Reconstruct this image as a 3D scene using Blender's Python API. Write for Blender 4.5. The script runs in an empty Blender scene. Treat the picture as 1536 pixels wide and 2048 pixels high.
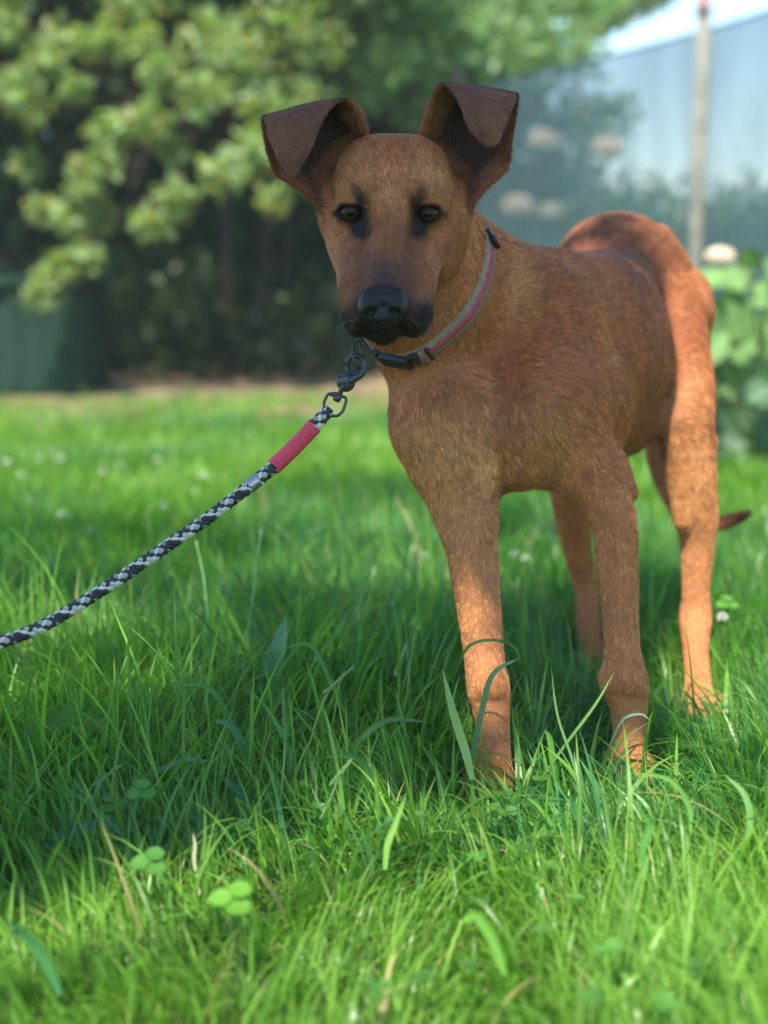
import bpy, math, random
import numpy as np
from mathutils import Vector, Matrix
random.seed(7)
rng = np.random.default_rng(11)
R_ = math.radians
scene = bpy.context.scene
COL = scene.collection

# ------------------------------------------------------------------ camera, sky, sun, exposure
CAM_H = 0.551
PITCH = math.atan((1024 - 560) / 2974.0)
F = 2974.0
cam_data = bpy.data.cameras.new('camera')
cam = bpy.data.objects.new('camera', cam_data)
COL.objects.link(cam)
cam.location = (0, 0, CAM_H)
cam.rotation_euler = (math.pi / 2 - PITCH, 0, 0)
cam_data.sensor_fit = 'VERTICAL'
cam_data.sensor_height = 36.0
cam_data.lens = F * 36.0 / 2048.0
cam_data.clip_start = 0.02
cam_data.clip_end = 500
cam_data.dof.use_dof = True
cam_data.dof.focus_distance = 1.545
cam_data.dof.aperture_fstop = 2.6
scene.camera = cam

SUN = Vector((-0.13, -0.50, 0.86)).normalized()
elev = math.asin(SUN.z)
world = bpy.data.worlds.new('World')
scene.world = world
world.use_nodes = True
wn = world.node_tree.nodes
bg = wn['Background']
sky = wn.new('ShaderNodeTexSky')
sky.sky_type = 'NISHITA'
sky.sun_disc = False
sky.sun_elevation = elev
sky.sun_rotation = math.atan2(SUN.x, SUN.y)
sky.air_density = 1.0
sky.dust_density = 0.1
sky.ozone_density = 1.3
world.node_tree.links.new(sky.outputs[0], bg.inputs[0])
bg.inputs[1].default_value = 0.15
sd = bpy.data.lights.new('sun', 'SUN')
sd.energy = 4.8
sd.angle = R_(0.53)
sd.color = (1.0, 0.94, 0.82)
so = bpy.data.objects.new('sun', sd)
COL.objects.link(so)
so.rotation_euler = SUN.to_track_quat('Z', 'Y').to_euler()
so.location = (-3, -2, 6)
vs = scene.view_settings
vs.view_transform = 'Standard'
vs.look = 'None'
vs.exposure = 1.1
vs.gamma = 1
vs.use_curve_mapping = False
HAZE = 0.0030        # density of the haze volume added to imitate veiling glare
scene.cycles.use_denoising = True
scene.cycles.max_bounces = 8
scene.cycles.transparent_max_bounces = 16
scene.cycles.caustics_reflective = False
scene.cycles.caustics_refractive = False

# ------------------------------------------------------------------ helpers
cp, sp = math.cos(PITCH), math.sin(PITCH)


def P(px, py, Z):
    """photo pixel + depth along the view axis -> world point"""
    a = (1024 - py) / F * Z
    return np.array([(px - 768) / F * Z, Z * cp + a * sp, CAM_H + a * cp - Z * sp])


def Rm(r, Z):
    return r / F * Z


def ground_at(px, py):
    Z = CAM_H / (sp + (py - 1024) / F * cp)
    return P(px, py, Z)


def props(o, label=None, cat=None, group=None, kind=None):
    if label: o['label'] = label
    if cat: o['category'] = cat
    if group: o['group'] = group
    if kind: o['kind'] = kind
    return o


def empty(name, loc, label=None, cat=None, group=None):
    o = bpy.data.objects.new(name, None)
    COL.objects.link(o)
    o.location = tuple(loc)
    o.empty_display_size = 0.05
    return props(o, label, cat, group)


def mesh_obj(name, v, f, mat, parent=None, smooth=True, cols=None, origin=None, uv=None):
    """v, f in world space; parent offset (location only) is subtracted"""
    v = np.asarray(v, dtype=np.float64)
    off = np.array(parent.location if parent is not None else (origin if origin is not None else (0, 0, 0)), dtype=float)
    if parent is not None and parent.parent is not None:
        off = off + np.array(parent.parent.location)
    me = bpy.data.meshes.new(name)
    v = v - off
    if isinstance(f, np.ndarray):
        n, k = f.shape
        me.vertices.add(len(v))
        me.vertices.foreach_set('co', v.astype(np.float32).ravel())
        me.loops.add(n * k)
        me.loops.foreach_set('vertex_index', f.astype(np.int32).ravel())
        me.polygons.add(n)
        me.polygons.foreach_set('loop_start', np.arange(0, n * k, k, dtype=np.int32))
        me.polygons.foreach_set('use_smooth', np.full(n, smooth))
        me.update(calc_edges=True)
    else:
        me.from_pydata([tuple(p) for p in v], [], f)
        me.polygons.foreach_set('use_smooth', [smooth] * len(me.polygons))
        me.update()
    if cols is not None:
        a = me.color_attributes.new('col', 'FLOAT_COLOR', 'POINT')
        c = np.ones((len(v), 4), dtype=np.float32)
        c[:, :3] = cols
        a.data.foreach_set('color', c.ravel())
    me.materials.append(mat)
    o = bpy.data.objects.new(name, me)
    COL.objects.link(o)
    if parent is not None:
        o.parent = parent
    elif origin is not None:
        o.location = tuple(origin)
    return o


def new_mat(name):
    m = bpy.data.materials.new(name)
    m.use_nodes = True
    nt = m.node_tree
    return m, nt, nt.nodes, nt.links, nt.nodes['Principled BSDF']


def simple(name, col, rough=0.6, metal=0.0, noise=0.25, scale=40.0, bump=0.0, spec=0.5):
    m, nt, N, L, b = new_mat(name)
    b.inputs['Roughness'].default_value = rough
    b.inputs['Metallic'].default_value = metal
    b.inputs['Specular IOR Level'].default_value = spec
    tc = N.new('ShaderNodeTexCoord')
    nz = N.new('ShaderNodeTexNoise')
    nz.inputs['Scale'].default_value = scale
    nz.inputs['Detail'].default_value = 6
    L.new(tc.outputs['Object'], nz.inputs['Vector'])
    r = N.new('ShaderNodeValToRGB')
    r.color_ramp.elements[0].position = 0.3
    r.color_ramp.elements[1].position = 0.7
    r.color_ramp.elements[0].color = tuple(c * (1 - noise) for c in col) + (1,)
    r.color_ramp.elements[1].color = tuple(min(1, c * (1 + noise)) for c in col) + (1,)
    L.new(nz.outputs[0], r.inputs[0])
    L.new(r.outputs[0], b.inputs['Base Color'])
    if bump:
        bp = N.new('ShaderNodeBump')
        bp.inputs['Strength'].default_value = bump
        bp.inputs['Distance'].default_value = 0.002
        L.new(nz.outputs[0], bp.inputs['Height'])
        L.new(bp.outputs[0], b.inputs['Normal'])
    return m


def leafy(name, trans=0.4, rough=0.45, spec=0.4, gain=1.0, tgain=(1.1, 1.25, 0.45)):
    """per-vertex leaf colour, diffuse + translucent light through the blade"""
    m, nt, N, L, b = new_mat(name)
    at = N.new('ShaderNodeAttribute')
    at.attribute_name = 'col'
    b.inputs['Roughness'].default_value = rough
    b.inputs['Specular IOR Level'].default_value = spec
    L.new(at.outputs['Color'], b.inputs['Base Color'])
    tr = N.new('ShaderNodeBsdfTranslucent')
    mu = N.new('ShaderNodeMix')
    mu.data_type = 'RGBA'
    mu.blend_type = 'MULTIPLY'
    mu.inputs[0].default_value = 1
    L.new(at.outputs['Color'], mu.inputs[6])
    mu.inputs[7].default_value = (*[t * 1.5 for t in tgain], 1)
    L.new(mu.outputs[2], tr.inputs['Color'])
    mx = N.new('ShaderNodeMixShader')
    mx.inputs[0].default_value = trans
    out = N['Material Output']
    L.new(b.outputs[0], mx.inputs[1])
    L.new(tr.outputs[0], mx.inputs[2])
    L.new(mx.outputs[0], out.inputs['Surface'])
    return m


def nrm(a):
    a = np.asarray(a, float)
    return a / (np.linalg.norm(a, axis=-1, keepdims=True) + 1e-12)


def catmull(pts, n):
    """resample a polyline of control points smoothly, n points out"""
    pts = np.asarray(pts, float)
    k = len(pts)
    e = np.vstack([2 * pts[0] - pts[1], pts, 2 * pts[-1] - pts[-2]])
    t = np.linspace(0, k - 1, n)
    i = np.minimum(t.astype(int), k - 2)
    u = (t - i)[:, None]
    p0, p1, p2, p3 = e[i], e[i + 1], e[i + 2], e[i + 3]
    return 0.5 * (2 * p1 + (p2 - p0) * u + (2 * p0 - 5 * p1 + 4 * p2 - p3) * u ** 2 + (3 * p1 - p0 - 3 * p2 + p3) * u ** 3)


def frames(path, up=(0.13, 0.3, 0.95)):
    path = np.asarray(path, float)
    t = nrm(np.gradient(path, axis=0))
    a = np.zeros_like(t)
    u = np.array(up, float)
    for i in range(len(path)):
        u = u - t[i] * np.dot(u, t[i])
        if np.linalg.norm(u) < 1e-6:
            u = np.cross(t[i], (1, 0, 0))
        u = u / np.linalg.norm(u)
        a[i] = u
    b = np.cross(t, a)
    return t, a, b


def tube(path, r, sides=8, closed=False, up=(0.13, 0.3, 0.95), caps=True, flat=1.0):
    path = np.asarray(path, float)
    n = len(path)
    r = np.full(n, r) if np.isscalar(r) else np.asarray(r, float)
    if closed:
        t = nrm(np.roll(path, -1, 0) - np.roll(path, 1, 0))
        c = path.mean(0)
        nn = nrm(np.cross(path[1] - c, path[0] - c)[None])[0]
        a = np.tile(nn, (n, 1))
        a = nrm(a - t * (a * t).sum(1, keepdims=True))
        b = np.cross(t, a)
    else:
        t, a, b = frames(path, up)
    ang = np.linspace(0, 2 * np.pi, sides, endpoint=False)
    v = path[:, None] + r[:, None, None] * (np.cos(ang)[None, :, None] * a[:, None] * flat + np.sin(ang)[None, :, None] * b[:, None])
    v = v.reshape(-1, 3)
    i = np.arange(n if closed else n - 1)
    j = np.arange(sides)
    I, J = np.meshgrid(i, j, indexing='ij')
    I2 = (I + 1) % n
    J2 = (J + 1) % sides
    f = np.stack([I * sides + J, I * sides + J2, I2 * sides + J2, I2 * sides + J], -1).reshape(-1, 4)
    if caps and not closed:
        v = np.vstack([v, path[0], path[-1]])
        f0 = np.stack([np.full(sides, n * sides), (j + 1) % sides, j, j], -1)
        base = (n - 1) * sides
        f1 = np.stack([np.full(sides, n * sides + 1), base + j, base + (j + 1) % sides, base + (j + 1) % sides], -1)
        tris = [tuple(q[:3]) for q in f0] + [tuple(q[:3]) for q in f1]
        return v, [tuple(q) for q in f] + tris
    return v, [tuple(q) for q in f]


def join(parts):
    V, Fc, o = [], [], 0
    for v, f in parts:
        V.append(np.asarray(v, float))
        Fc += [tuple(int(i) + o for i in q) for q in f]
        o += len(v)
    return np.vstack(V), Fc


def ballmesh(c, r, nu=20, nv=12, axes=None):
    c = np.asarray(c, float)
    r = np.array([r, r, r]) if np.isscalar(r) else np.asarray(r, float)
    th = np.linspace(0, np.pi, nv + 1)
    ph = np.linspace(0, 2 * np.pi, nu, endpoint=False)
    T, Q = np.meshgrid(th, ph, indexing='ij')
    l = np.stack([np.sin(T) * np.cos(Q), np.sin(T) * np.sin(Q), np.cos(T)], -1).reshape(-1, 3) * r
    if axes is not None:
        l = l @ np.asarray(axes)
    f = []
    for i in range(nv):
        for j in range(nu):
            a, b = i * nu + j, i * nu + (j + 1) % nu
            f.append((a, a + nu, b + nu, b))
    return l + c, f


def box(c, s, ax=None, bev=0.0):
    c = np.asarray(c, float)
    s = np.asarray(s, float) / 2
    ax = np.eye(3) if ax is None else np.asarray(ax)
    if bev <= 0:
        k = np.array([[x, y, z] for x in (-1, 1) for y in (-1, 1) for z in (-1, 1)], float) * s
        f = [(0, 1, 3, 2), (4, 6, 7, 5), (0, 4, 5, 1), (2, 3, 7, 6), (0, 2, 6, 4), (1, 5, 7, 3)]
        return k @ ax + c, f
    import bmesh
    bm = bmesh.new()
    bmesh.ops.create_cube(bm, size=1)
    for v in bm.verts:
        v.co = Vector((v.co.x * 2 * s[0], v.co.y * 2 * s[1], v.co.z * 2 * s[2]))
    bmesh.ops.bevel(bm, geom=bm.edges[:], offset=bev, segments=3, profile=0.5, affect='EDGES')
    bm.verts.index_update()
    v = np.array([q.co[:] for q in bm.verts])
    f = [tuple(q.index for q in p.verts) for p in bm.faces]
    bm.free()
    return v @ ax + c, f


# ------------------------------------------------------------------ value noise in numpy
_perm = rng.random((64, 64, 64)).astype(np.float32)


def vnoise(p):
    p = np.asarray(p, float)
    i = np.floor(p).astype(int)
    u = p - i
    u = u * u * (3 - 2 * u)
    r = 0
    for dx in (0, 1):
        for dy in (0, 1):
            for dz in (0, 1):
                w = (u[..., 0] if dx else 1 - u[..., 0]) * (u[..., 1] if dy else 1 - u[..., 1]) * (u[..., 2] if dz else 1 - u[..., 2])
                r = r + w * _perm[(i[..., 0] + dx) % 64, (i[..., 1] + dy) % 64, (i[..., 2] + dz) % 64]
    return r


def noise2(x, y, s, seed=0.0):
    return vnoise(np.stack([x * s + seed, y * s + seed * 1.7, np.full_like(x, 3.3 + seed)], -1))


# ------------------------------------------------------------------ ground
def gz(x, y):
    """height of the lawn surface, flat under the dog"""
    x = np.asarray(x, float)
    y = np.asarray(y, float)
    d = (noise2(x + 40, y + 40, 1.1) - 0.5) * 0.05 + (noise2(x + 40, y + 40, 4.0, 5.0) - 0.5) * 0.018
    w = np.exp(-(((x - 0.2) / 0.35) ** 2 + ((y - 1.8) / 0.5) ** 2))
    return d * (1 - w)


def build_ground():
    xs = np.concatenate([np.linspace(-150, -5, 24)[:-1], np.linspace(-5, 5, 100), np.linspace(5, 150, 24)[1:]])
    ys = np.concatenate([np.linspace(-100, -3, 16)[:-1], np.linspace(-3, 12, 150), np.linspace(12, 260, 30)[1:]])
    X, Y = np.meshgrid(xs, ys, indexing='ij')
    Z = gz(X, Y)
    v = np.stack([X, Y, Z], -1).reshape(-1, 3)
    ny = len(ys)
    I, J = np.meshgrid(np.arange(len(xs) - 1), np.arange(ny - 1), indexing='ij')
    f = np.stack([I * ny + J, (I + 1) * ny + J, (I + 1) * ny + J + 1, I * ny + J + 1], -1).reshape(-1, 4)
    m, nt, N, L, b = new_mat('ground_soil_grass')
    b.inputs['Roughness'].default_value = 0.95
    b.inputs['Specular IOR Level'].default_value = 0.1
    g = N.new('ShaderNodeNewGeometry')
    nz = N.new('ShaderNodeTexNoise'); nz.inputs['Scale'].default_value = 14; nz.inputs['Detail'].default_value = 8
    L.new(g.outputs['Position'], nz.inputs['Vector'])
    r = N.new('ShaderNodeValToRGB')
    r.color_ramp.elements[0].position = 0.35; r.color_ramp.elements[0].color = (0.022, 0.035, 0.010, 1)
    r.color_ramp.elements[1].position = 0.7; r.color_ramp.elements[1].color = (0.05, 0.095, 0.02, 1)
    L.new(nz.outputs[0], r.inputs[0])
    L.new(r.outputs[0], b.inputs['Base Color'])
    bp = N.new('ShaderNodeBump'); bp.inputs['Strength'].default_value = 0.8; bp.inputs['Distance'].default_value = 0.01
    L.new(nz.outputs[0], bp.inputs['Height']); L.new(bp.outputs[0], b.inputs['Normal'])
    o = mesh_obj('ground', v, f, m)
    props(o, kind='structure')


build_ground()


def build_bed():
    """sandy bare soil where the lawn ends under the shrubs"""
    xs = np.linspace(-4.2, 1.2, 90)
    ts = np.linspace(0, 1, 40)
    X, T = np.meshgrid(xs, ts, indexing='ij')
    near = 5.35 + (noise2(xs, xs * 0, 1.6, 9.0) - 0.5) * 1.5
    Y = near[:, None] + T * (10.5 - near[:, None])
    Z = gz(X, Y) + 0.004 + 0.02 * noise2(X, Y, 3.0, 2.0) * np.minimum(1, T * 8) + 0.008 * noise2(X, Y, 14.0, 4.0)
    v = np.stack([X, Y, Z], -1).reshape(-1, 3)
    I, J = np.meshgrid(np.arange(89), np.arange(39), indexing='ij')
    f = np.stack([I * 40 + J, (I + 1) * 40 + J, (I + 1) * 40 + J + 1, I * 40 + J + 1], -1).reshape(-1, 4)
    m = simple('dry_soil', (0.20, 0.135, 0.078), 0.95, noise=0.6, scale=5, bump=0.6)
    props(mesh_obj('soil_path', v, f, m), kind='structure')


build_bed()

# ------------------------------------------------------------------ the dog: a signed distance field
FINE = 0.0019


def axis(a, b, lo, hi, fine, coarse):
    return np.concatenate([np.arange(a, lo, coarse), np.arange(lo, hi, fine), np.arange(hi, b, coarse)])


gx = axis(-0.15, 0.60, -0.149, 0.165, FINE, 0.0042)
gy = axis(1.34, 2.46, 1.341, 1.66, FINE, 0.0045)
gzz = axis(-0.035, 0.775, 0.475, 0.77, FINE, 0.0042)
D = np.full((len(gx), len(gy), len(gzz)), 0.2, dtype=np.float32)


def region(lo, hi):
    s = []
    for g, a, b in ((gx, lo[0], hi[0]), (gy, lo[1], hi[1]), (gzz, lo[2], hi[2])):
        i0 = max(0, np.searchsorted(g, a) - 1)
        i1 = min(len(g), np.searchsorted(g, b) + 1)
        s.append(slice(i0, i1))
    if any(q.stop <= q.start for q in s):
        return None, None
    X = gx[s[0]][:, None, None].astype(np.float32)
    Y = gy[s[1]][None, :, None].astype(np.float32)
    Z = gzz[s[2]][None, None, :].astype(np.float32)
    return tuple(s), (X, Y, Z)


def smin(a, b, k):
    h = np.maximum(k - np.abs(a - b), 0) / k
    return np.minimum(a, b) - h * h * k * 0.25


def merge(s, d, k, op='add'):
    if op == 'add':
        D[s] = smin(D[s], d, k)
    else:
        D[s] = -smin(-D[s], d, k)


def d_cap(q, a, b, r1, r2):
    X, Y, Z = q
    ba = b - a
    l2 = float(ba @ ba) + 1e-12
    h = np.clip(((X - a[0]) * ba[0] + (Y - a[1]) * ba[1] + (Z - a[2]) * ba[2]) / l2, 0, 1)
    dx = X - a[0] - ba[0] * h
    dy = Y - a[1] - ba[1] * h
    dz = Z - a[2] - ba[2] * h
    return np.sqrt(dx * dx + dy * dy + dz * dz) - (r1 + (r2 - r1) * h)


def cap(p1, r1, p2, r2, k=0.02, op='add'):
    """tapered limb between two photo points (px, py, depth), radii in photo px"""
    a, b = P(*p1), P(*p2)
    ra, rb = Rm(r1, p1[2]), Rm(r2, p2[2])
    m = max(ra, rb) + k + 0.012
    s, q = region(np.minimum(a, b) - m, np.maximum(a, b) + m)
    if s: merge(s, d_cap(q, a, b, ra, rb).astype(np.float32), k, op)


def chain(pts, k=0.02):
    """a limb: smooth centre line and radius through the control points, blended once into the body"""
    c = np.array([list(P(*p[:3])) + [Rm(p[3], p[2])] for p in pts])
    c = catmull(c, (len(c) - 1) * 4 + 1)
    m = c[:, 3].max() + k + 0.012
    s, q = region(c[:, :3].min(0) - m, c[:, :3].max(0) + m)
    acc = np.full(D[s].shape, 0.2, np.float32)
    lo = np.array([g[s[i]][0] for i, g in enumerate((gx, gy, gzz))])
    for a, b in zip(c[:-1], c[1:]):
        mm = max(a[3], b[3]) + k + 0.012
        s2, q2 = region(np.minimum(a[:3], b[:3]) - mm, np.maximum(a[:3], b[:3]) + mm)
        if not s2: continue
        sl = tuple(slice(max(0, s2[i].start - s[i].start), s2[i].stop - s[i].start) for i in range(3))
        d = d_cap(q2, a[:3], b[:3], a[3], b[3])
        sh = acc[sl].shape
        d = d[:sh[0], :sh[1], :sh[2]]
        acc[sl][:d.shape[0], :d.shape[1], :d.shape[2]] = np.minimum(acc[sl][:d.shape[0], :d.shape[1], :d.shape[2]], d)
    merge(s, acc, k)


def ell(p, r, rot=(0, 0, 0), k=0.02, op='add'):
    """ellipsoid, radii (right, depth, up) in metres, rotated by euler angles in degrees"""
    c = P(*p)
    M = np.array(Matrix.Rotation(R_(rot[2]), 3, 'Z') @ Matrix.Rotation(R_(rot[1]), 3, 'Y') @ Matrix.Rotation(R_(rot[0]), 3, 'X'))
    m = max(r) + k + 0.012
    s, q = region(c - m, c + m)
    if not s: return
    X, Y, Z = q[0] - c[0], q[1] - c[1], q[2] - c[2]
    l = [X * M[0, i] + Y * M[1, i] + Z * M[2, i] for i in range(3)]
    k0 = np.sqrt(sum((l[i] / r[i]) ** 2 for i in range(3)))
    k1 = np.sqrt(sum((l[i] / r[i] ** 2) ** 2 for i in range(3)))
    merge(s, (k0 * (k0 - 1) / np.maximum(k1, 1e-6)).astype(np.float32), k, op)


# trunk
ell((1160, 708, 1.90), (0.110, 0.195, 0.124), (6, 0, -24), 0.05)           # rib cage
cap((1070, 612, 1.74), 94, (1185, 610, 1.96), 84, 0.04)                     # withers to back
cap((1190, 640, 1.93), 102, (1240, 572, 2.10), 108, 0.035)                   # loin
ell((1236, 560, 2.13), (0.094, 0.120, 0.096), (-8, 0, -24), 0.025)           # croup
ell((1318, 620, 2.13), (0.052, 0.08, 0.085), (-8, 0, -24), 0.04)            # near hip
cap((940, 850, 1.69), 96, (1090, 850, 1.80), 130, 0.05)                     # brisket
cap((880, 830, 1.695), 84, (905, 900, 1.68), 74, 0.04)                      # breast, far side
cap((1000, 840, 1.69), 84, (1040, 900, 1.69), 74, 0.03)                     # breast, near side
cap((1035, 865, 1.72), 92, (1150, 850, 1.80), 85, 0.05)
cap((1070, 620, 1.74), 80, (1100, 800, 1.71), 108, 0.04)                    # near shoulder blade
cap((1100, 800, 1.705), 102, (1165, 930, 1.70), 70, 0.03)                   # near upper arm
cap((1125, 560, 1.79), 44, (1190, 800, 1.762), 46, 0.04)
cap((880, 830, 1.73), 86, (905, 930, 1.68), 76, 0.03)                       # far shoulder
cap((862, 740, 1.72), 76, (880, 850, 1.70), 92, 0.03)
cap((1200, 790, 1.95), 136, (1262, 760, 2.05), 92, 0.05)                    # belly
cap((955, 860, 1.585), 6, (975, 985, 1.615), 9, 0.026, 'sub')
ell((1062, 838, 1.655), (0.030, 0.026, 0.034), (0, 0, 0), 0.03)             # point of the shoulder
ell((862, 862, 1.655), (0.024, 0.024, 0.032), (0, 0, 0), 0.03)
cap((985, 640, 1.655), 8, (1010, 800, 1.615), 6, 0.035, 'sub')              # hollow between neck and shoulder                # groove between the breast muscles
cap((1282, 640, 1.985), 8, (1330, 800, 1.90), 8, 0.03, 'sub')               # flank before the thigh
# near foreleg (photo right)
chain([(1165, 930, 1.71, 70), (1224, 1030, 1.685, 50), (1234, 1120, 1.675, 45), (1243, 1270, 1.66, 38), (1246, 1325, 1.655, 43),
       (1249, 1365, 1.652, 50), (1257, 1405, 1.655, 42), (1259, 1460, 1.65, 37), (1256, 1515, 1.635, 42)], 0.018)
cap((1208, 1352, 1.640), 7, (1216, 1372, 1.640), 7, 0.02)
cap((1225, 1398, 1.628), 4, (1282, 1402, 1.635), 4, 0.014, 'sub')             # crease under the wrist
cap((1262, 1090, 1.650), 4, (1268, 1290, 1.640), 4, 0.016, 'sub')            # groove down the forearm
cap((1198, 1050, 1.66), 6, (1214, 1130, 1.655), 4, 0.02, 'sub')
cap((1215, 940, 1.76), 46, (1252, 985, 1.735), 27, 0.02)                    # elbow
# far foreleg (photo left)
chain([(905, 930, 1.68, 80), (930, 1030, 1.665, 66), (945, 1110, 1.65, 54), (962, 1250, 1.635, 45), (970, 1330, 1.622, 43), (976, 1372, 1.62, 46),
       (981, 1405, 1.62, 42), (985, 1455, 1.615, 37), (984, 1525, 1.60, 42)], 0.018)
cap((950, 1000, 1.71), 44, (972, 1050, 1.70), 28, 0.03)
# near hind leg
chain([(1322, 625, 2.08, 86), (1362, 760, 2.00, 66), (1374, 850, 1.960, 55), (1385, 960, 1.965, 48), (1394, 1080, 1.98, 38), (1392, 1180, 1.985, 29),
       (1391, 1235, 1.985, 34), (1392, 1300, 1.955, 28), (1397, 1380, 1.91, 29), (1400, 1420, 1.89, 34)], 0.018)
cap((1352, 640, 2.15), 66, (1382, 800, 2.06), 40, 0.04)                     # back of thigh
cap((1350, 850, 1.94), 24, (1366, 1040, 1.955), 14, 0.03)                    # shin
cap((1410, 880, 1.99), 22, (1410, 1040, 1.99), 16, 0.03)                   # calf
cap((975, 1100, 1.625), 4, (990, 1300, 1.605), 4, 0.016, 'sub')
cap((952, 1405, 1.595), 4, (1004, 1408, 1.600), 4, 0.014, 'sub')
cap((1392, 1060, 1.935), 4, (1390, 1200, 1.95), 4, 0.018, 'sub')
cap((1290, 1380, 1.68), 12, (1283, 1420, 1.675), 8, 0.012)                  # wrist pads
cap((1012, 1395, 1.655), 12, (1010, 1435, 1.65), 8, 0.012)
cap((1412, 1090, 2.04), 12, (1402, 1225, 2.015), 16, 0.015)                 # hamstring tendon
# far hind leg
chain([(1190, 620, 2.16, 100), (1165, 850, 2.12, 62), (1140, 960, 2.10, 46), (1152, 1080, 2.14, 33), (1172, 1180, 2.17, 25),
       (1176, 1240, 2.14, 27), (1184, 1320, 2.09, 24)], 0.02)
cap((1318, 478, 2.15), 27, (1334, 502, 2.15), 22, 0.02)                      # point of the hip
cap((1384, 585, 2.12), 34, (1396, 625, 2.10), 28, 0.025)                     # seat bone
cap((1388, 1000, 1.925), 5, (1398, 1110, 1.945), 4, 0.018, 'sub')
# tail
chain([(1325, 560, 2.22, 38), (1330, 700, 2.27, 30), (1312, 850, 2.28, 27), (1325, 950, 2.27, 24), (1365, 1025, 2.24, 20), (1425, 1048, 2.20, 17),
       (1470, 1038, 2.17, 15), (1496, 1026, 2.15, 9)], 0.015)


def paw(px, py, Z, yaw, s=1.0):
    """four toes fanned ahead of a pad; px,py = centre of the foot on the ground"""
    c0 = P(px, py, Z)
    fw = np.array([math.sin(R_(yaw)), -math.cos(R_(yaw)), 0])
    rt = np.array([math.cos(R_(yaw)), math.sin(R_(yaw)), 0])
    base = np.array([c0[0], c0[1], 0.0])
    def c3(a, b, ra, rb, k):
        m = max(ra, rb) + k + 0.012
        s_, q = region(np.minimum(a, b) - m, np.maximum(a, b) + m)
        if s_: merge(s_, d_cap(q, a, b, ra, rb).astype(np.float32), k)
    c3(base + fw * -0.008 + (0, 0, 0.026), base + fw * 0.012 + (0, 0, 0.024), 0.022 * s, 0.021 * s, 0.012)
    for lat, ln in ((-0.0185, 0.020), (-0.0068, 0.031), (0.0068, 0.031), (0.0185, 0.020)):
        a = base + rt * lat * 0.75 * s + fw * 0.006 + (0, 0, 0.030)
        b = base + rt * lat * s + fw * (ln - 0.004) + (0, 0, 0.027)
        c = base + rt * lat * 1.1 * s + fw * (ln + 0.010) + (0, 0, 0.013)
        c3(a, b, 0.0100 * s, 0.0105 * s, 0.004)
        c3(b, c, 0.0105 * s, 0.0090 * s, 0.003)
    return base, fw, rt


PAWS = [paw(1256, 1520, 1.655, -8), paw(982, 1540, 1.615, -12), paw(1402, 1432, 1.89, 6, 0.98), paw(1186, 1340, 2.10, -10, 0.9)]

# neck
cap((815, 450, 1.63), 92, (856, 590, 1.695), 121, 0.03)
cap((856, 590, 1.695), 121, (985, 690, 1.80), 128, 0.04)
cap((800, 640, 1.66), 74, (830, 690, 1.70), 80, 0.03)
cap((870, 470, 1.67), 85, (1000, 570, 1.80), 85, 0.05)
# head
ell((786, 384, 1.60), (0.066, 0.070, 0.0575), (-20, 0, 0), 0.02)            # skull
cap((742, 338, 1.567), 56, (733, 392, 1.552), 46, 0.022)
cap((832, 338, 1.567), 56, (842, 392, 1.552), 46, 0.022)
cap((706, 376, 1.549), 32, (742, 386, 1.532), 27, 0.012)                    # brows
cap((868, 378, 1.549), 32, (832, 388, 1.532), 27, 0.012)
cap((668, 440, 1.585), 20, (690, 470, 1.570), 22, 0.015)
cap((905, 440, 1.585), 20, (882, 472, 1.570), 22, 0.015)
cap((780, 300, 1.530), 4, (778, 400, 1.518), 6, 0.022, 'sub')
cap((682, 425, 1.60), 44, (700, 520, 1.595), 36, 0.025)                     # cheeks
cap((900, 420, 1.60), 44, (878, 520, 1.595), 38, 0.025)
cap((778, 430, 1.575), 76, (772, 520, 1.55), 62, 0.025)                     # face
cap((780, 400, 1.550), 40, (768, 590, 1.468), 34, 0.012)                    # bridge
cap((742, 470, 1.552), 30, (736, 596, 1.492), 36, 0.016)
cap((814, 470, 1.552), 30, (806, 596, 1.492), 36, 0.016)
cap((700, 490, 1.575), 35, (713, 600, 1.518), 34, 0.02)
cap((856, 490, 1.575), 35, (834, 600, 1.518), 33, 0.02)
ell((722, 626, 1.502), (0.0225, 0.030, 0.0235), (0, 12, 0), 0.010)          # flews
ell((823, 626, 1.502), (0.0225, 0.030, 0.0235), (0, -12, 0), 0.010)
cap((771, 560, 1.56), 56, (766, 656, 1.498), 30, 0.010)                     # lower jaw
cap((768, 600, 1.478), 34, (767, 632, 1.473), 32, 0.008)                    # under the nose leather
# the skin lies a coat's thickness under the outline
_hy = np.clip((gy[None, :, None] - 1.60) / 0.06, 0, 1)
_hz = np.clip((0.50 - gzz[None, None, :]) / 0.04, 0, 1)
D += (0.0006 + 0.0012 * np.maximum(_hy, _hz)).astype(np.float32)
# mouth crease each side and the cleft below the nose
for sx in (-1, 1):
    cap((768 + sx * 12, 662, 1.462), 2.5, (768 + sx * 60, 672, 1.482), 2.5, 0.005, 'sub')
    cap((771 + sx * 76, 462, 1.512), 9, (769 + sx * 66, 560, 1.476), 8, 0.022, 'sub')   # groove below the eye
cap((767, 655, 1.447), 2.0, (767, 672, 1.456), 2.0, 0.004, 'sub')
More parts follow.
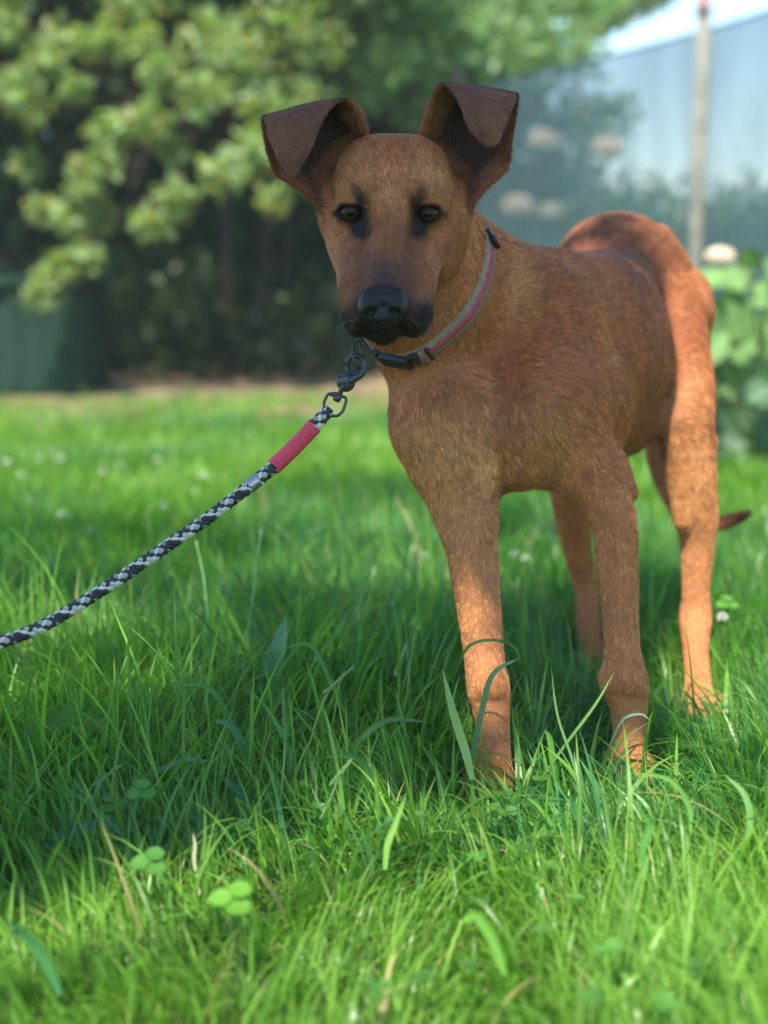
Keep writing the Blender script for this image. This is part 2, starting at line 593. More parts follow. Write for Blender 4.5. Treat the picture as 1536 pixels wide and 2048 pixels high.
# shallow hollow before each eye
ell((733, 446, 1.518), (0.010, 0.012, 0.012), (0, 25, 0), 0.014, 'sub')
ell((829, 448, 1.518), (0.010, 0.012, 0.012), (0, -25, 0), 0.014, 'sub')
cap((652, 362, 1.600), 13, (644, 405, 1.582), 15, 0.012)
cap((914, 368, 1.604), 13, (932, 405, 1.590), 15, 0.012)
EYES = [P(701, 425, 1.5512), P(857, 427, 1.5512)]
ER = 0.0150
for (px, py, rt) in ((701, 422, 8), (857, 424, -8)):
    # lids: a ring of flesh around the ball, then an almond opening
    ell((px, py, 1.552), (0.0190, 0.0170, 0.0155), (0, rt, 0), 0.010)
for (px, py, rt, dx) in ((701, 426, 14, 4), (857, 428, -14, -4)):
    ell((px, py, 1.530), (0.0140, 0.018, 0.0104), (0, rt, 0), 0.002, 'sub')
    ell((px + dx * 3.6, py + 6, 1.531), (0.0060, 0.010, 0.0034), (0, rt * 2, 0), 0.002, 'sub')
    cap((px - dx * 4.5, py - 17, 1.535), 4.5, (px + dx * 4.5, py - 20, 1.533), 4.5, 0.004)    # heavy upper lid


def ear(rows):
    G = np.array([[P(*p) for p in r] for r in rows])
    G = np.stack([catmull(G[:, j], 19) for j in range(G.shape[1])], 1)
    G = np.stack([catmull(G[i], 11) for i in range(G.shape[0])], 0)
    nu, nv = G.shape[:2]
    th = 0.0021
    k = 0.005
    sE, _q = region(G.min((0, 1)) - 0.014, G.max((0, 1)) + 0.014)
    acc = np.full(D[sE].shape, 0.2, np.float32)
    for i in range(nu - 1):
        for j in range(nv - 1):
            for tri in ((G[i, j], G[i + 1, j], G[i + 1, j + 1]), (G[i, j], G[i + 1, j + 1], G[i, j + 1])):
                a, b, c = tri
                n_ = np.cross(b - a, c - a)
                ln = np.linalg.norm(n_)
                if ln < 1e-9: continue
                m = 0.010
                s, q = region(np.min(tri, 0) - m, np.max(tri, 0) + m)
                if not s: continue
                # distance to the triangle
                X, Y, Z = np.broadcast_arrays(*q)
                p = np.stack([X, Y, Z], -1)
                n_ = n_ / ln
                pl = (p - a) @ n_
                d2 = None
                inside = np.ones(pl.shape, bool)
                for u, w in ((a, b), (b, c), (c, a)):
                    e = w - u
                    rel = p - u
                    inside &= (rel @ np.cross(n_, e)) >= 0
                    h = np.clip((rel @ e) / (e @ e + 1e-12), 0, 1)
                    dd = ((rel - h[..., None] * e) ** 2).sum(-1)
                    d2 = dd if d2 is None else np.minimum(d2, dd)
                d = np.where(inside, np.abs(pl), np.sqrt(d2)) - th * (1.25 if i < 5 else 1.0)
                sl = tuple(slice(s[w_].start - sE[w_].start, s[w_].stop - sE[w_].start) for w_ in range(3))
                acc[sl] = np.minimum(acc[sl], d.astype(np.float32))
    merge(sE, acc, k)
    G = np.stack([catmull(G[:, j], 55) for j in range(nv)], 1)
    return np.stack([catmull(G[i], 31) for i in range(55)], 0)


EAR_L = ear([
    [(638, 410, 1.575), (645, 372, 1.592), (672, 335, 1.605), (705, 305, 1.60), (735, 288, 1.580)],
    [(596, 372, 1.556), (612, 335, 1.588), (648, 290, 1.605), (694, 262, 1.598), (731, 262, 1.566)],
    [(556, 346, 1.548), (572, 300, 1.578), (612, 256, 1.596), (668, 232, 1.590), (722, 236, 1.555)],
    [(536, 300, 1.540), (552, 262, 1.564), (600, 232, 1.582), (660, 212, 1.578), (713, 213, 1.548)],
    [(526, 236, 1.528), (566, 224, 1.542), (612, 211, 1.552), (655, 202, 1.552), (692, 199, 1.545)],
    [(534, 244, 1.512), (566, 236, 1.514), (604, 224, 1.520), (640, 214, 1.526), (668, 206, 1.532)],
    [(541, 275, 1.503), (566, 268, 1.502), (595, 260, 1.504), (618, 252, 1.508), (640, 244, 1.514)],
    [(559, 315, 1.500), (574, 310, 1.496), (590, 305, 1.496), (606, 300, 1.500), (620, 295, 1.505)],
    [(579, 346, 1.503), (583, 347, 1.501), (587, 346, 1.501), (590, 343, 1.502), (594, 340, 1.504)],
])
EAR_R = ear([
    [(840, 285, 1.580), (868, 318, 1.605), (895, 350, 1.612), (922, 378, 1.600), (940, 412, 1.580)],
    [(850, 250, 1.566), (884, 272, 1.600), (920, 305, 1.612), (950, 335, 1.600), (972, 372, 1.566)],
    [(858, 218, 1.558), (898, 238, 1.595), (940, 266, 1.606), (980, 300, 1.590), (1003, 345, 1.556)],
    [(868, 190, 1.550), (912, 205, 1.582), (958, 226, 1.592), (996, 262, 1.575), (1015, 322, 1.548)],
    [(884, 168, 1.544), (922, 170, 1.552), (960, 176, 1.554), (1000, 184, 1.546), (1034, 194, 1.532)],
    [(900, 178, 1.530), (930, 182, 1.522), (962, 188, 1.518), (996, 194, 1.514), (1027, 204, 1.512)],
    [(923, 208, 1.514), (945, 212, 1.506), (968, 216, 1.502), (992, 220, 1.502), (1018, 226, 1.504)],
    [(938, 250, 1.506), (954, 252, 1.500), (970, 254, 1.497), (988, 254, 1.498), (1006, 256, 1.502)],
    [(968, 284, 1.504), (974, 287, 1.502), (981, 289, 1.501), (988, 287, 1.502), (993, 283, 1.504)],
])


def surface_nets(D, gx, gy, gz_):
    S = D < 0
    nx, ny, nz = D.shape
    c = None
    act = np.zeros((nx - 1, ny - 1, nz - 1), bool)
    s0 = S[:-1, :-1, :-1]
    for dx in (0, 1):
        for dy in (0, 1):
            for dz in (0, 1):
                act |= S[dx:nx - 1 + dx, dy:ny - 1 + dy, dz:nz - 1 + dz] != s0
    ids = np.argwhere(act)
    idx = np.full(act.shape, -1, np.int32)
    idx[tuple(ids.T)] = np.arange(len(ids))
    cor = {}
    for dx in (0, 1):
        for dy in (0, 1):
            for dz in (0, 1):
                cor[(dx, dy, dz)] = D[ids[:, 0] + dx, ids[:, 1] + dy, ids[:, 2] + dz]
    acc = np.zeros((len(ids), 3)); cnt = np.zeros(len(ids))
    keys = list(cor)
    for a in keys:
        for ax in range(3):
            if a[ax] == 0:
                b = list(a); b[ax] = 1; b = tuple(b)
                va, vb = cor[a], cor[b]
                m = (va < 0) != (vb < 0)
                t = va / np.where(m, va - vb, 1)
                p = np.tile(np.array(a, float), (len(ids), 1))
                p[:, ax] = t
                acc[m] += p[m]; cnt[m] += 1
    loc = acc / cnt[:, None]
    V = np.stack([g[ids[:, i]] + loc[:, i] * (g[ids[:, i] + 1] - g[ids[:, i]]) for i, g in enumerate((gx, gy, gz_))], -1)
    Q = []
    for ax in range(3):
        sl0 = [slice(1, -1)] * 3; sl1 = [slice(1, -1)] * 3
        sl0[ax] = slice(0, -1); sl1[ax] = slice(1, None)
        A, B = S[tuple(sl0)], S[tuple(sl1)]
        e = np.argwhere(A != B)
        if not len(e): continue
        flip = A[tuple(e.T)]
        off = np.ones(3, int); off[ax] = 0
        g = e + off
        u, w = [i for i in range(3) if i != ax]
        if ax == 1: u, w = w, u
        def cell(du, dw):
            h = g.copy(); h[:, u] -= du; h[:, w] -= dw
            return idx[tuple(h.T)]
        q = np.stack([cell(1, 1), cell(0, 1), cell(0, 0), cell(1, 0)], -1)
        q[~flip] = q[~flip][:, ::-1]
        Q.append(q)
    return V, np.vstack(Q)


DV, DF = surface_nets(D, gx, gy, gzz)


def smooth_mesh(V, Fc, it=2, lam=0.5):
    for k in range(it):
        s = np.zeros_like(V); c = np.zeros(len(V))
        for a in range(4):
            b = (a + 1) % 4
            np.add.at(s, Fc[:, a], V[Fc[:, b]]); np.add.at(s, Fc[:, b], V[Fc[:, a]])
            np.add.at(c, Fc[:, a], 1); np.add.at(c, Fc[:, b], 1)
        V = V + (s / c[:, None] - V) * (lam if k % 2 == 0 else -lam * 0.9)
    return V


DV = smooth_mesh(DV, DF, 4)


def sdf(p):
    """trilinear sample of the dog field"""
    p = np.atleast_2d(p)
    ii, uu = [], []
    for i, g in enumerate((gx, gy, gzz)):
        k = np.clip(np.searchsorted(g, p[:, i]) - 1, 0, len(g) - 2)
        ii.append(k); uu.append(np.clip((p[:, i] - g[k]) / (g[k + 1] - g[k]), 0, 1))
    r = 0
    for dx in (0, 1):
        for dy in (0, 1):
            for dz in (0, 1):
                w = (uu[0] if dx else 1 - uu[0]) * (uu[1] if dy else 1 - uu[1]) * (uu[2] if dz else 1 - uu[2])
                r = r + w * D[ii[0] + dx, ii[1] + dy, ii[2] + dz]
    return r


# ---- coat colours (the animal's markings, with some light and shade painted in)
def blob(V, c, r, soft=0.5):
    """1 inside an ellipsoid region around photo point c, 0 outside"""
    q = (V - P(*c)) / np.array([Rm(r[0], c[2]), r[2], Rm(r[1], c[2])])
    d = np.sqrt((q ** 2).sum(1))
    return np.clip((1 + soft - d) / (2 * soft), 0, 1)


def seg(V, a, b, r, soft=0.5):
    a, b = P(*a), P(*b)
    h = np.clip(((V - a) @ (b - a)) / ((b - a) @ (b - a)), 0, 1)
    d = np.linalg.norm(V - a - h[:, None] * (b - a), axis=1) / r
    return np.clip((1 + soft - d) / (2 * soft), 0, 1)


def near_pts(V, G, r):
    pts = G.reshape(-1, 3)
    d = np.full(len(V), 9.0)
    sel = np.where(((V > pts.min(0) - 0.03) & (V < pts.max(0) + 0.03)).all(1))[0]
    from mathutils import kdtree
    kd = kdtree.KDTree(len(pts))
    for i, p in enumerate(pts):
        kd.insert(p, i)
    kd.balance()
    for i in sel:
        d[i] = kd.find(V[i])[2]
    return d


def coat(V, Nn):
    n = vnoise(V * 28 + 20) * 0.6 + vnoise(V * 90 + 50) * 0.4
    n = n[:, None]
    n2 = vnoise(V * 11 + 33)[:, None]
    tan = np.array([0.53, 0.212, 0.080]) * (0.80 + 0.22 * n + 0.18 * n2)
    light = np.array([0.66, 0.345, 0.130])
    sad = np.array([0.185, 0.068, 0.034]) * (0.7 + 0.6 * n)
    red = np.array([0.40, 0.120, 0.042])
    dark = np.array([0.012, 0.010, 0.012])
    c = tan.copy()
    def segf(a, b, r, soft):
        q = V.copy(); q[:, 1] = 0
        a, b = P(*a), P(*b)
        a[1] = b[1] = 0
        h = np.clip(((q - a) @ (b - a)) / ((b - a) @ (b - a)), 0, 1)
        d = np.linalg.norm(q - a - h[:, None] * (b - a), axis=1) / r
        return np.clip((1 + soft - d) / (2 * soft), 0, 1) * (V[:, 1] < 1.62) * (V[:, 1] > 1.3)

    def mix(c, col, w):
        w = np.clip(w, 0, 1)[:, None]
        return c * (1 - w) + col * w
    up = np.clip(Nn[:, 2], 0, 1)
    # dark saddle over the back and flank
    wob = (n[:, 0] - 0.5) * 0.6
    c = mix(c, red * 0.95, 0.62 * blob(V, (1120, 640, 1.85), (260, 300, 0.30), 0.4))
    c = mix(c, sad, 0.85 * np.clip(blob(V, (1225, 590, 2.0), (130, 190, 0.16), 0.45) + wob * 0.5, 0, 1))
    c = mix(c, sad, 0.72 * np.clip(blob(V, (1275, 720, 1.95), (80, 230, 0.12), 0.5) + wob * 0.4, 0, 1))
    c = mix(c, sad * 0.6, 0.75 * np.clip(blob(V, (1300, 600, 2.0), (42, 90, 0.07), 0.5), 0, 1))
    c = mix(c, sad, 0.45 * blob(V, (1080, 540, 1.78), (90, 60, 0.12), 0.6))
    c = mix(c, sad * 1.15, 0.85 * np.clip(blob(V, (1228, 500, 2.06), (104, 88, 0.18), 0.30) + wob * 0.5, 0, 1))
    c = mix(c, sad * 1.4, 0.60 * np.clip(blob(V, (1318, 490, 2.10), (46, 70, 0.12), 0.6) + wob * 0.4, 0, 1))
    c = mix(c, red * 0.85, 0.70 * blob(V, (1375, 640, 2.02), (46, 120, 0.12), 0.6))
    c = mix(c, red * 0.85, 0.55 * blob(V, (1415, 900, 1.98), (20, 120, 0.10), 0.7))
    # paler patches, breast whorl; lit and shaded zones of the chest painted in
    c = mix(c, light, 0.55 * blob(V, (1035, 580, 1.70), (30, 60, 0.05), 0.7))
    c = mix(c, light, 0.40 * seg(V, (1130, 540, 1.75), (1215, 730, 1.74), 0.013, 0.7))
    c = mix(c, light, 0.42 * blob(V, (845, 900, 1.62), (60, 110, 0.10), 0.6))
    c = mix(c, sad * 1.3, 0.40 * blob(V, (900, 760, 1.62), (50, 50, 0.06), 0.8))
    c = mix(c, light, 0.35 * blob(V, (940, 880, 1.60), (40, 50, 0.06), 0.8))
    c = mix(c, light, 0.30 * blob(V, (1085, 880, 1.65), (50, 70, 0.06), 0.8))
    c = mix(c, sad * 1.3, 0.35 * blob(V, (1010, 800, 1.62), (36, 80, 0.06), 0.8))
    c = mix(c, sad * 1.3, 0.45 * blob(V, (985, 985, 1.66), (60, 30, 0.08), 0.8))
    c = mix(c, light * 1.35, 0.9 * blob(V, (972, 936, 1.63), (18, 32, 0.05), 0.9))
    c = mix(c, light, 0.22 * blob(V, (930, 1000, 1.62), (60, 300, 0.10), 0.6))
    c = mix(c, light, 0.30 * blob(V, (1390, 1020, 1.9), (60, 200, 0.10), 0.6))
    # paler inside of neck, tail dark
    c = mix(c, sad * 0.25, 0.98 * seg(V, (1365, 1025, 2.24), (1500, 1026, 2.15), 0.02, 0.4))
    c = mix(c, sad, 0.5 * seg(V, (1330, 700, 2.27), (1325, 950, 2.27), 0.02, 0.4))
    # head: own markings, with form shading of muzzle and cheek sides painted in
    c = mix(c, red, 0.75 * blob(V, (788, 290, 1.58), (75, 45, 0.06), 0.6))
    c = mix(c, light, 0.35 * blob(V, (700, 350, 1.55), (38, 40, 0.05), 0.7))
    c = mix(c, light, 0.35 * blob(V, (868, 350, 1.55), (38, 40, 0.05), 0.7))
    c = mix(c, light, 0.25 * blob(V, (778, 400, 1.54), (22, 50, 0.05), 0.7))
    c = mix(c, red * 0.75, 0.85 * seg(V, (776, 490, 1.53), (769, 580, 1.47), 0.022, 0.6))
    c = mix(c, red * 0.9, 0.70 * seg(V, (712, 520, 1.55), (712, 600, 1.51), 0.016, 0.7))
    c = mix(c, red * 0.8, 0.80 * seg(V, (845, 500, 1.56), (836, 600, 1.51), 0.018, 0.7))
    c = mix(c, light * 0.95, 0.65 * seg(V, (672, 480, 1.57), (696, 575, 1.53), 0.007, 0.8))
    c = mix(c, light * 0.9, 0.55 * seg(V, (852, 500, 1.54), (850, 590, 1.52), 0.006, 0.9))
    c = mix(c, red * 0.8, 0.6 * seg(V, (905, 430, 1.6), (880, 540, 1.6), 0.016, 0.7))
    c = mix(c, dark * 5, 0.75 * blob(V, (768, 556, 1.45), (46, 42, 0.05), 0.8))
    c = mix(c, sad, 0.45 * seg(V, (742, 500, 1.53), (730, 590, 1.48), 0.014, 0.7))
    c = mix(c, sad, 0.45 * seg(V, (812, 500, 1.53), (808, 590, 1.48), 0.014, 0.7))
    c = mix(c, dark * 6, 0.25 * seg(V, (712, 470, 1.54), (705, 600, 1.50), 0.010, 0.6))
    c = c * (1 - 0.30 * segf((772, 500, 1.5), (768, 600, 1.5), 0.040, 0.35))[:, None]
    c = mix(c, dark * 3, 0.6 * segf((735, 622, 1.5), (805, 622, 1.5), 0.022, 0.6))
    # black lips and chin
    pyy = V[:, 2]
    z_lip = P(768, 636, 1.46)[2]
    inhead = (V[:, 1] < P(768, 640, 1.60)[1]) & (np.abs(V[:, 0]) < 0.075) & (pyy > P(768, 760, 1.5)[2])
    lip = np.clip((z_lip - pyy) / 0.020 + 0.80 + (n[:, 0] - 0.5) * 1.4, 0, 1) * inhead
    edge = np.clip((np.abs(V[:, 0] + 0.0015) - 0.030) / 0.012, 0, 1) * np.clip((P(768, 585, 1.5)[2] - pyy) / 0.02, 0, 1) * inhead
    c = mix(c, dark, 0.95 * np.clip(lip + edge * 0.8, 0, 1))
    c = mix(c, dark * 1.5, 0.95 * blob(V, (766, 615, 1.45), (56, 44, 0.04), 0.25))
    # eye rims, the dark smear at the inner corner and up the brow
    for sx, ex, ey in ((1, 701, 424), (-1, 856, 426)):
        c = mix(c, dark, 1.0 * segf((ex - sx * 12, ey + 0, 1.53), (ex + sx * 12, ey + 4, 1.53), 0.0100, 0.22))
        c = mix(c, dark, 0.97 * segf((ex - sx * 17, ey - 4, 1.535), (ex - sx * 34, ey + 3, 1.54), 0.0028, 0.6))
        c = mix(c, dark * 1.2, 0.96 * segf((ex + sx * 6, ey + 14, 1.53), (ex + sx * 20, ey + 38, 1.53), 0.0092, 0.5))
        c = mix(c, dark * 2.2, 0.80 * np.clip(segf((ex + sx * 22, ey - 14, 1.53), (ex + sx * 14, ey - 38, 1.53), 0.0052, 0.95) + (n[:, 0] - 0.5) * 0.9, 0, 1) * segf((ex + sx * 20, ey - 14, 1.53), (ex + sx * 14, ey - 38, 1.53), 0.010, 0.3))
        c = mix(c, dark * 1.8, 0.92 * segf((ex + sx * 25, ey - 12, 1.53), (ex + sx * 27, ey + 22, 1.53), 0.0062, 0.7))
    c = mix(c, red * 0.9, 0.5 * blob(V, (890, 480, 1.57), (26, 60, 0.04), 0.7))
    # ears: chocolate flaps, near-black hollow
    for G, sg in ((EAR_L, 1), (EAR_R, -1)):
        dE = near_pts(V, G, 0)
        w = np.clip((0.012 - dE) / 0.006, 0, 1)
        brown = np.array([0.205, 0.090, 0.048]) * (0.85 + 0.3 * n)
        c = mix(c, brown, w)
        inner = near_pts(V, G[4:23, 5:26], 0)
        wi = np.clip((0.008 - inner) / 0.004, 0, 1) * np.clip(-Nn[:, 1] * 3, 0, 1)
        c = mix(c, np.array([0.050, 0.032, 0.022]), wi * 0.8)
        rim = np.minimum(near_pts(V, G[:26, :1], 0), near_pts(V, G[:26, -1:], 0))
        c = mix(c, red, 0.55 * np.clip((0.006 - rim) / 0.004, 0, 1) * w)
        irm = near_pts(V, G[2:22, 26:], 0) if sg > 0 else near_pts(V, G[2:22, :6], 0)
        c = mix(c, tan * 0.75, 0.65 * np.clip((0.011 - irm) / 0.008, 0, 1) * np.clip(n[:, 0] * 2, 0, 1))
        tuft = near_pts(V, G[0:4, 6:25], 0)
        c = mix(c, tan * 0.7, 0.6 * np.clip((0.010 - tuft) / 0.006, 0, 1))
    c = c * (1 - 0.14 * ((V[:, 1] < 1.64) & (V[:, 2] > 0.49) & (np.abs(V[:, 0]) < 0.10)))[:, None]
    g_ = c.mean(1, keepdims=True)
    c = g_ + (c - g_) * np.where(g_ > 0.04, 1.0, 1.0)
    return np.clip(c, 0.004, 0.9)


def vnormals(V, Fc):
    a, b, c, d = (V[Fc[:, i]] for i in range(4))
    fn = np.cross(c - a, d - b)
    n = np.zeros_like(V)
    for i in range(4):
        np.add.at(n, Fc[:, i], fn)
    return nrm(n), fn


DN, DFN = vnormals(DV, DF)
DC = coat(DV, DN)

dog = empty('dog', (0.22, 1.78, 0.0), 'tan and chocolate brown dog with folded ears standing in the grass, facing the camera', 'dog')

m_skin, nt, N, L, b = new_mat('dog_coat_skin')
at = N.new('ShaderNodeAttribute'); at.attribute_name = 'col'
mu = N.new('ShaderNodeMix'); mu.data_type = 'RGBA'; mu.blend_type = 'MULTIPLY'; mu.inputs[0].default_value = 1
L.new(at.outputs['Color'], mu.inputs[6]); mu.inputs[7].default_value = (0.7, 0.66, 0.62, 1)
L.new(mu.outputs[2], b.inputs['Base Color'])
b.inputs['Roughness'].default_value = 0.75
b.inputs['Specular IOR Level'].default_value = 0.2
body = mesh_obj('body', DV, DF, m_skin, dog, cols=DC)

# ---- fur: short strands rooted on the skin, one colour each
# flow field: photo point, depth -> direction (right, away, up)
FLOW = [
    ((768, 600, 1.46), (0, .7, .7)), ((775, 520, 1.50), (0, .7, .75)), ((778, 430, 1.54), (0, .4, .9)), ((785, 330, 1.55), (0, .5, .85)), ((788, 275, 1.58), (0, 1, .2)),
    ((730, 350, 1.55), (-.4, .4, .8)), ((845, 350, 1.55), (.4, .4, .8)), ((690, 340, 1.57), (-.7, .5, .5)), ((890, 345, 1.57), (.7, .5, .5)),
    ((700, 500, 1.56), (-.4, .8, .1)), ((870, 500, 1.56), (.4, .8, .1)), ((715, 600, 1.5), (-.5, .8, -.3)), ((825, 600, 1.5), (.5, .8, -.3)),
    ((665, 450, 1.58), (-.3, .8, -.4)), ((910, 450, 1.58), (.3, .8, -.5)), ((770, 670, 1.49), (0, .7, -.7)),
    ((920, 520, 1.66), (.5, .5, -.6)), ((930, 620, 1.62), (.6, .3, -.8)), ((1000, 560, 1.72), (.5, .6, -.4)), ((880, 740, 1.60), (.1, .2, -1)), ((800, 760, 1.62), (.1, .3, -1)),
    ((1000, 700, 1.62), (.5, .4, -.8)), ((790, 850, 1.66), (.5, .1, -.6)), ((850, 880, 1.60), (.5, 0, -.7)), ((920, 870, 1.58), (.35, 0, -.9)), ((975, 900, 1.58), (.05, 0, -1)), ((1050, 850, 1.60), (.25, .3, -.9)),
    ((1060, 560, 1.72), (.5, .8, .1)), ((1120, 600, 1.74), (.6, .7, -.3)), ((1110, 720, 1.65), (.6, .5, -.6)), ((1150, 850, 1.65), (.6, .4, -.6)), ((1190, 930, 1.66), (.4, .3, -.8)),
    ((930, 960, 1.62), (.1, 0, -1)), ((960, 1100, 1.6), (0, 0, -1)), ((970, 1300, 1.6), (.1, 0, -1)), ((984, 1520, 1.58), (0, -.6, -.7)),
    ((1230, 1080, 1.65), (.3, .1, -1)), ((1242, 1250, 1.63), (.1, 0, -1)), ((1256, 1400, 1.62), (0, 0, -1)), ((1256, 1530, 1.62), (0, -.6, -.7)), ((1260, 970, 1.74), (.5, .5, -.5)),
    ((1200, 520, 1.98), (.4, .9, 0)), ((1250, 440, 2.1), (.4, .9, 0)), ((1220, 650, 1.9), (.55, .75, -.3)), ((1300, 700, 1.95), (.5, .8, -.4)), ((1250, 850, 1.85), (.5, .7, -.5)), ((1320, 780, 1.95), (.3, .8, -.5)),
    ((1340, 520, 2.1), (.5, .5, -.5)), ((1380, 620, 2.05), (.4, .3, -.9)), ((1390, 760, 1.98), (.3, 0, -1)), ((1390, 1000, 1.92), (.1, 0, -1)), ((1392, 1200, 1.93), (0, 0, -1)), ((1396, 1400, 1.85), (0, -.1, -1)),
    ((1180, 1200, 2.1), (0, 0, -1)), ((1320, 900, 2.25), (0, 0, -1)), ((1470, 1038, 2.15), (1, 0, 0.1)), ((1350, 1010, 2.24), (.8, 0, -.4)),
]
for G in (EAR_L, EAR_R):
    for i in (1, 3, 5, 6, 7):
        FLOW.append((None, nrm(G[min(i * 6 + 3, 54), 15] - G[min(i * 6 - 3, 50), 15]), G[i * 6, 15]))


def fur(total):
    v0, v1, v2, v3 = (DV[DF[:, i]] for i in range(4))
    area = 0.5 * np.linalg.norm(np.cross(v2 - v0, v3 - v1), axis=1)
    fc = (v0 + v1 + v2 + v3) / 4
    fn = nrm(DFN)
    view = nrm(np.array([0, 0, CAM_H]) - fc)
    facing = (fn * view).sum(1)
    w = area * np.where(facing > -0.25, 1.0, 0.22)
    w *= np.where(fc[:, 1] > 1.95, 0.8, 1.0)
    head = (fc[:, 1] < 1.66) & (fc[:, 2] > 0.49)
    w *= np.where(head, 2.1, 1.0)
    # bare: nose, eye openings
    for c, r in ((P(766, 612, 1.445), 0.026), (EYES[0] - [0, ER * .6, 0], 0.0125), (EYES[1] - [0, ER * .6, 0], 0.0125)):
        w *= np.linalg.norm(fc - c, axis=1) > r
    w *= fc[:, 2] > -0.005
    cum = np.cumsum(w); cum /= cum[-1]
    r = rng.random(total)
    fi = np.searchsorted(cum, r)
    u, v = rng.random(total)[:, None], rng.random(total)[:, None]
    A, B, C_, E = (DF[fi, i] for i in range(4))
    def il(Q): return (Q[A] * (1 - u) + Q[B] * u) * (1 - v) + (Q[E] * (1 - u) + Q[C_] * u) * v
    root, nn, col = il(DV), nrm(il(DN)), il(DC)
    fp = np.array([P(*f[0]) if f[0] is not None else f[2] for f in FLOW])
    fd = nrm(np.array([f[1] for f in FLOW]))
    d = np.zeros((total, 3))
    for i in range(0, total, 40000):
        dd = ((root[i:i + 40000, None] - fp[None]) ** 2).sum(-1) + 1e-5
        wt = dd ** -2.2
        d[i:i + 40000] = (wt @ fd) / wt.sum(1, keepdims=True)
    # gentle large-scale swirl, small-scale clumping
    sw = np.stack([vnoise(root * 22 + 5), vnoise(root * 22 + 31), vnoise(root * 22 + 57)], -1) - 0.5
    cl = np.stack([vnoise(root * 120 + 5), vnoise(root * 120 + 31), vnoise(root * 120 + 57)], -1) - 0.5
    d = nrm(d) + sw * 0.7 + cl * 0.6 + rng.normal(0, 0.10, (total, 3))
    d = nrm(d - nn * (d * nn).sum(1, keepdims=True))
    L_ = np.full(total, 0.0115)
    L_ = np.where(root[:, 2] < 0.33, 0.0068, L_)
    L_ = np.where(root[:, 2] < 0.10, 0.0050, L_)
    hd = (root[:, 1] < 1.64) & (root[:, 2] > 0.50) & (np.abs(root[:, 0]) < 0.12)
    L_ = np.where(hd, 0.0070, L_)
    L_ = np.where(hd & (root[:, 1] < 1.51), 0.0048, L_)
    ew = np.minimum(near_pts(root, EAR_L, 0), near_pts(root, EAR_R, 0)) < 0.008
    L_ = np.where(ew, 0.0048, L_)
    for e in EYES:
        de = np.linalg.norm(root - (e - [0, ER * .6, 0]), axis=1)
        L_ = np.where(de < 0.02, np.minimum(L_, 0.0016 + 0.10 * np.clip(de - 0.012, 0, 1)), L_)
    dn = np.linalg.norm(root - P(766, 612, 1.445), axis=1)
    L_ = np.where(dn < 0.035, np.minimum(L_, 0.0016), L_)
    L_ *= rng.uniform(0.65, 1.2, total)
    for G in (EAR_L, EAR_R):
        er = np.minimum(near_pts(root, G[:, :1], 0), near_pts(root, G[:, -1:], 0))
        L_ = np.where(er < 0.004, 0.0055, L_)
    tips = (0.60 + 0.8 * rng.random(total))[:, None] * (0.68 + 0.64 * vnoise(root * np.array([230, 230, 150]) + 9))[:, None]
    lift = rng.uniform(0.06, 0.28, total)[:, None]
    t = np.array([0, 0.35, 0.7, 1.0])
    pts = root[:, None] - nn[:, None] * 0.0004 + L_[:, None, None] * (
        d[:, None] * (t[None, :, None] * 0.97) + nn[:, None] * (lift[:, None] * (1.25 * t - 0.75 * t ** 2)[None, :, None]))
    pts = pts - np.array(dog.location)
    hc = bpy.data.hair_curves.new('fur')
    hc.add_curves([4] * total)
    hc.position_data.foreach_set('vector', pts.astype(np.float32).ravel())
    rad = hc.attributes.get('radius') or hc.attributes.new('radius', 'FLOAT', 'POINT')
    rr = np.array([0.00022, 0.00020, 0.00014, 0.00004])[None, :] * np.where(hd | ew, 0.8, 1.0)[:, None]
    rad.data.foreach_set('value', rr.astype(np.float32).ravel())
    lum = col.mean(1)
    sat = np.where(lum > 0.05, 1.0, 0.35)[:, None]
    fcv = col * (1 + (tips - 1) * sat) * (1 + 0.10 * rng.normal(size=(total, 1)))
    pale = (rng.random(total) < 0.20)[:, None] & (lum > 0.06)[:, None]
    fcv = np.where(pale, fcv * 1.5 + np.array([0.035, 0.022, 0.010]), fcv)
    ca = hc.attributes.new('col', 'FLOAT_COLOR', 'CURVE')
    c4 = np.ones((total, 4), np.float32); c4[:, :3] = np.clip(fcv, 0.003, 0.95)
    ca.data.foreach_set('color', c4.ravel())
    m, nt, N, L, b = new_mat('fur_strand')
    at = N.new('ShaderNodeAttribute'); at.attribute_name = 'col'
    L.new(at.outputs['Color'], b.inputs['Base Color'])
    b.inputs['Roughness'].default_value = 0.42
    b.inputs['Specular IOR Level'].default_value = 0.30
    hc.materials.append(m)
    o = bpy.data.objects.new('fur', hc)
    COL.objects.link(o)
    o.parent = dog
    o['kind'] = 'stuff'
    return o


fur(620000)

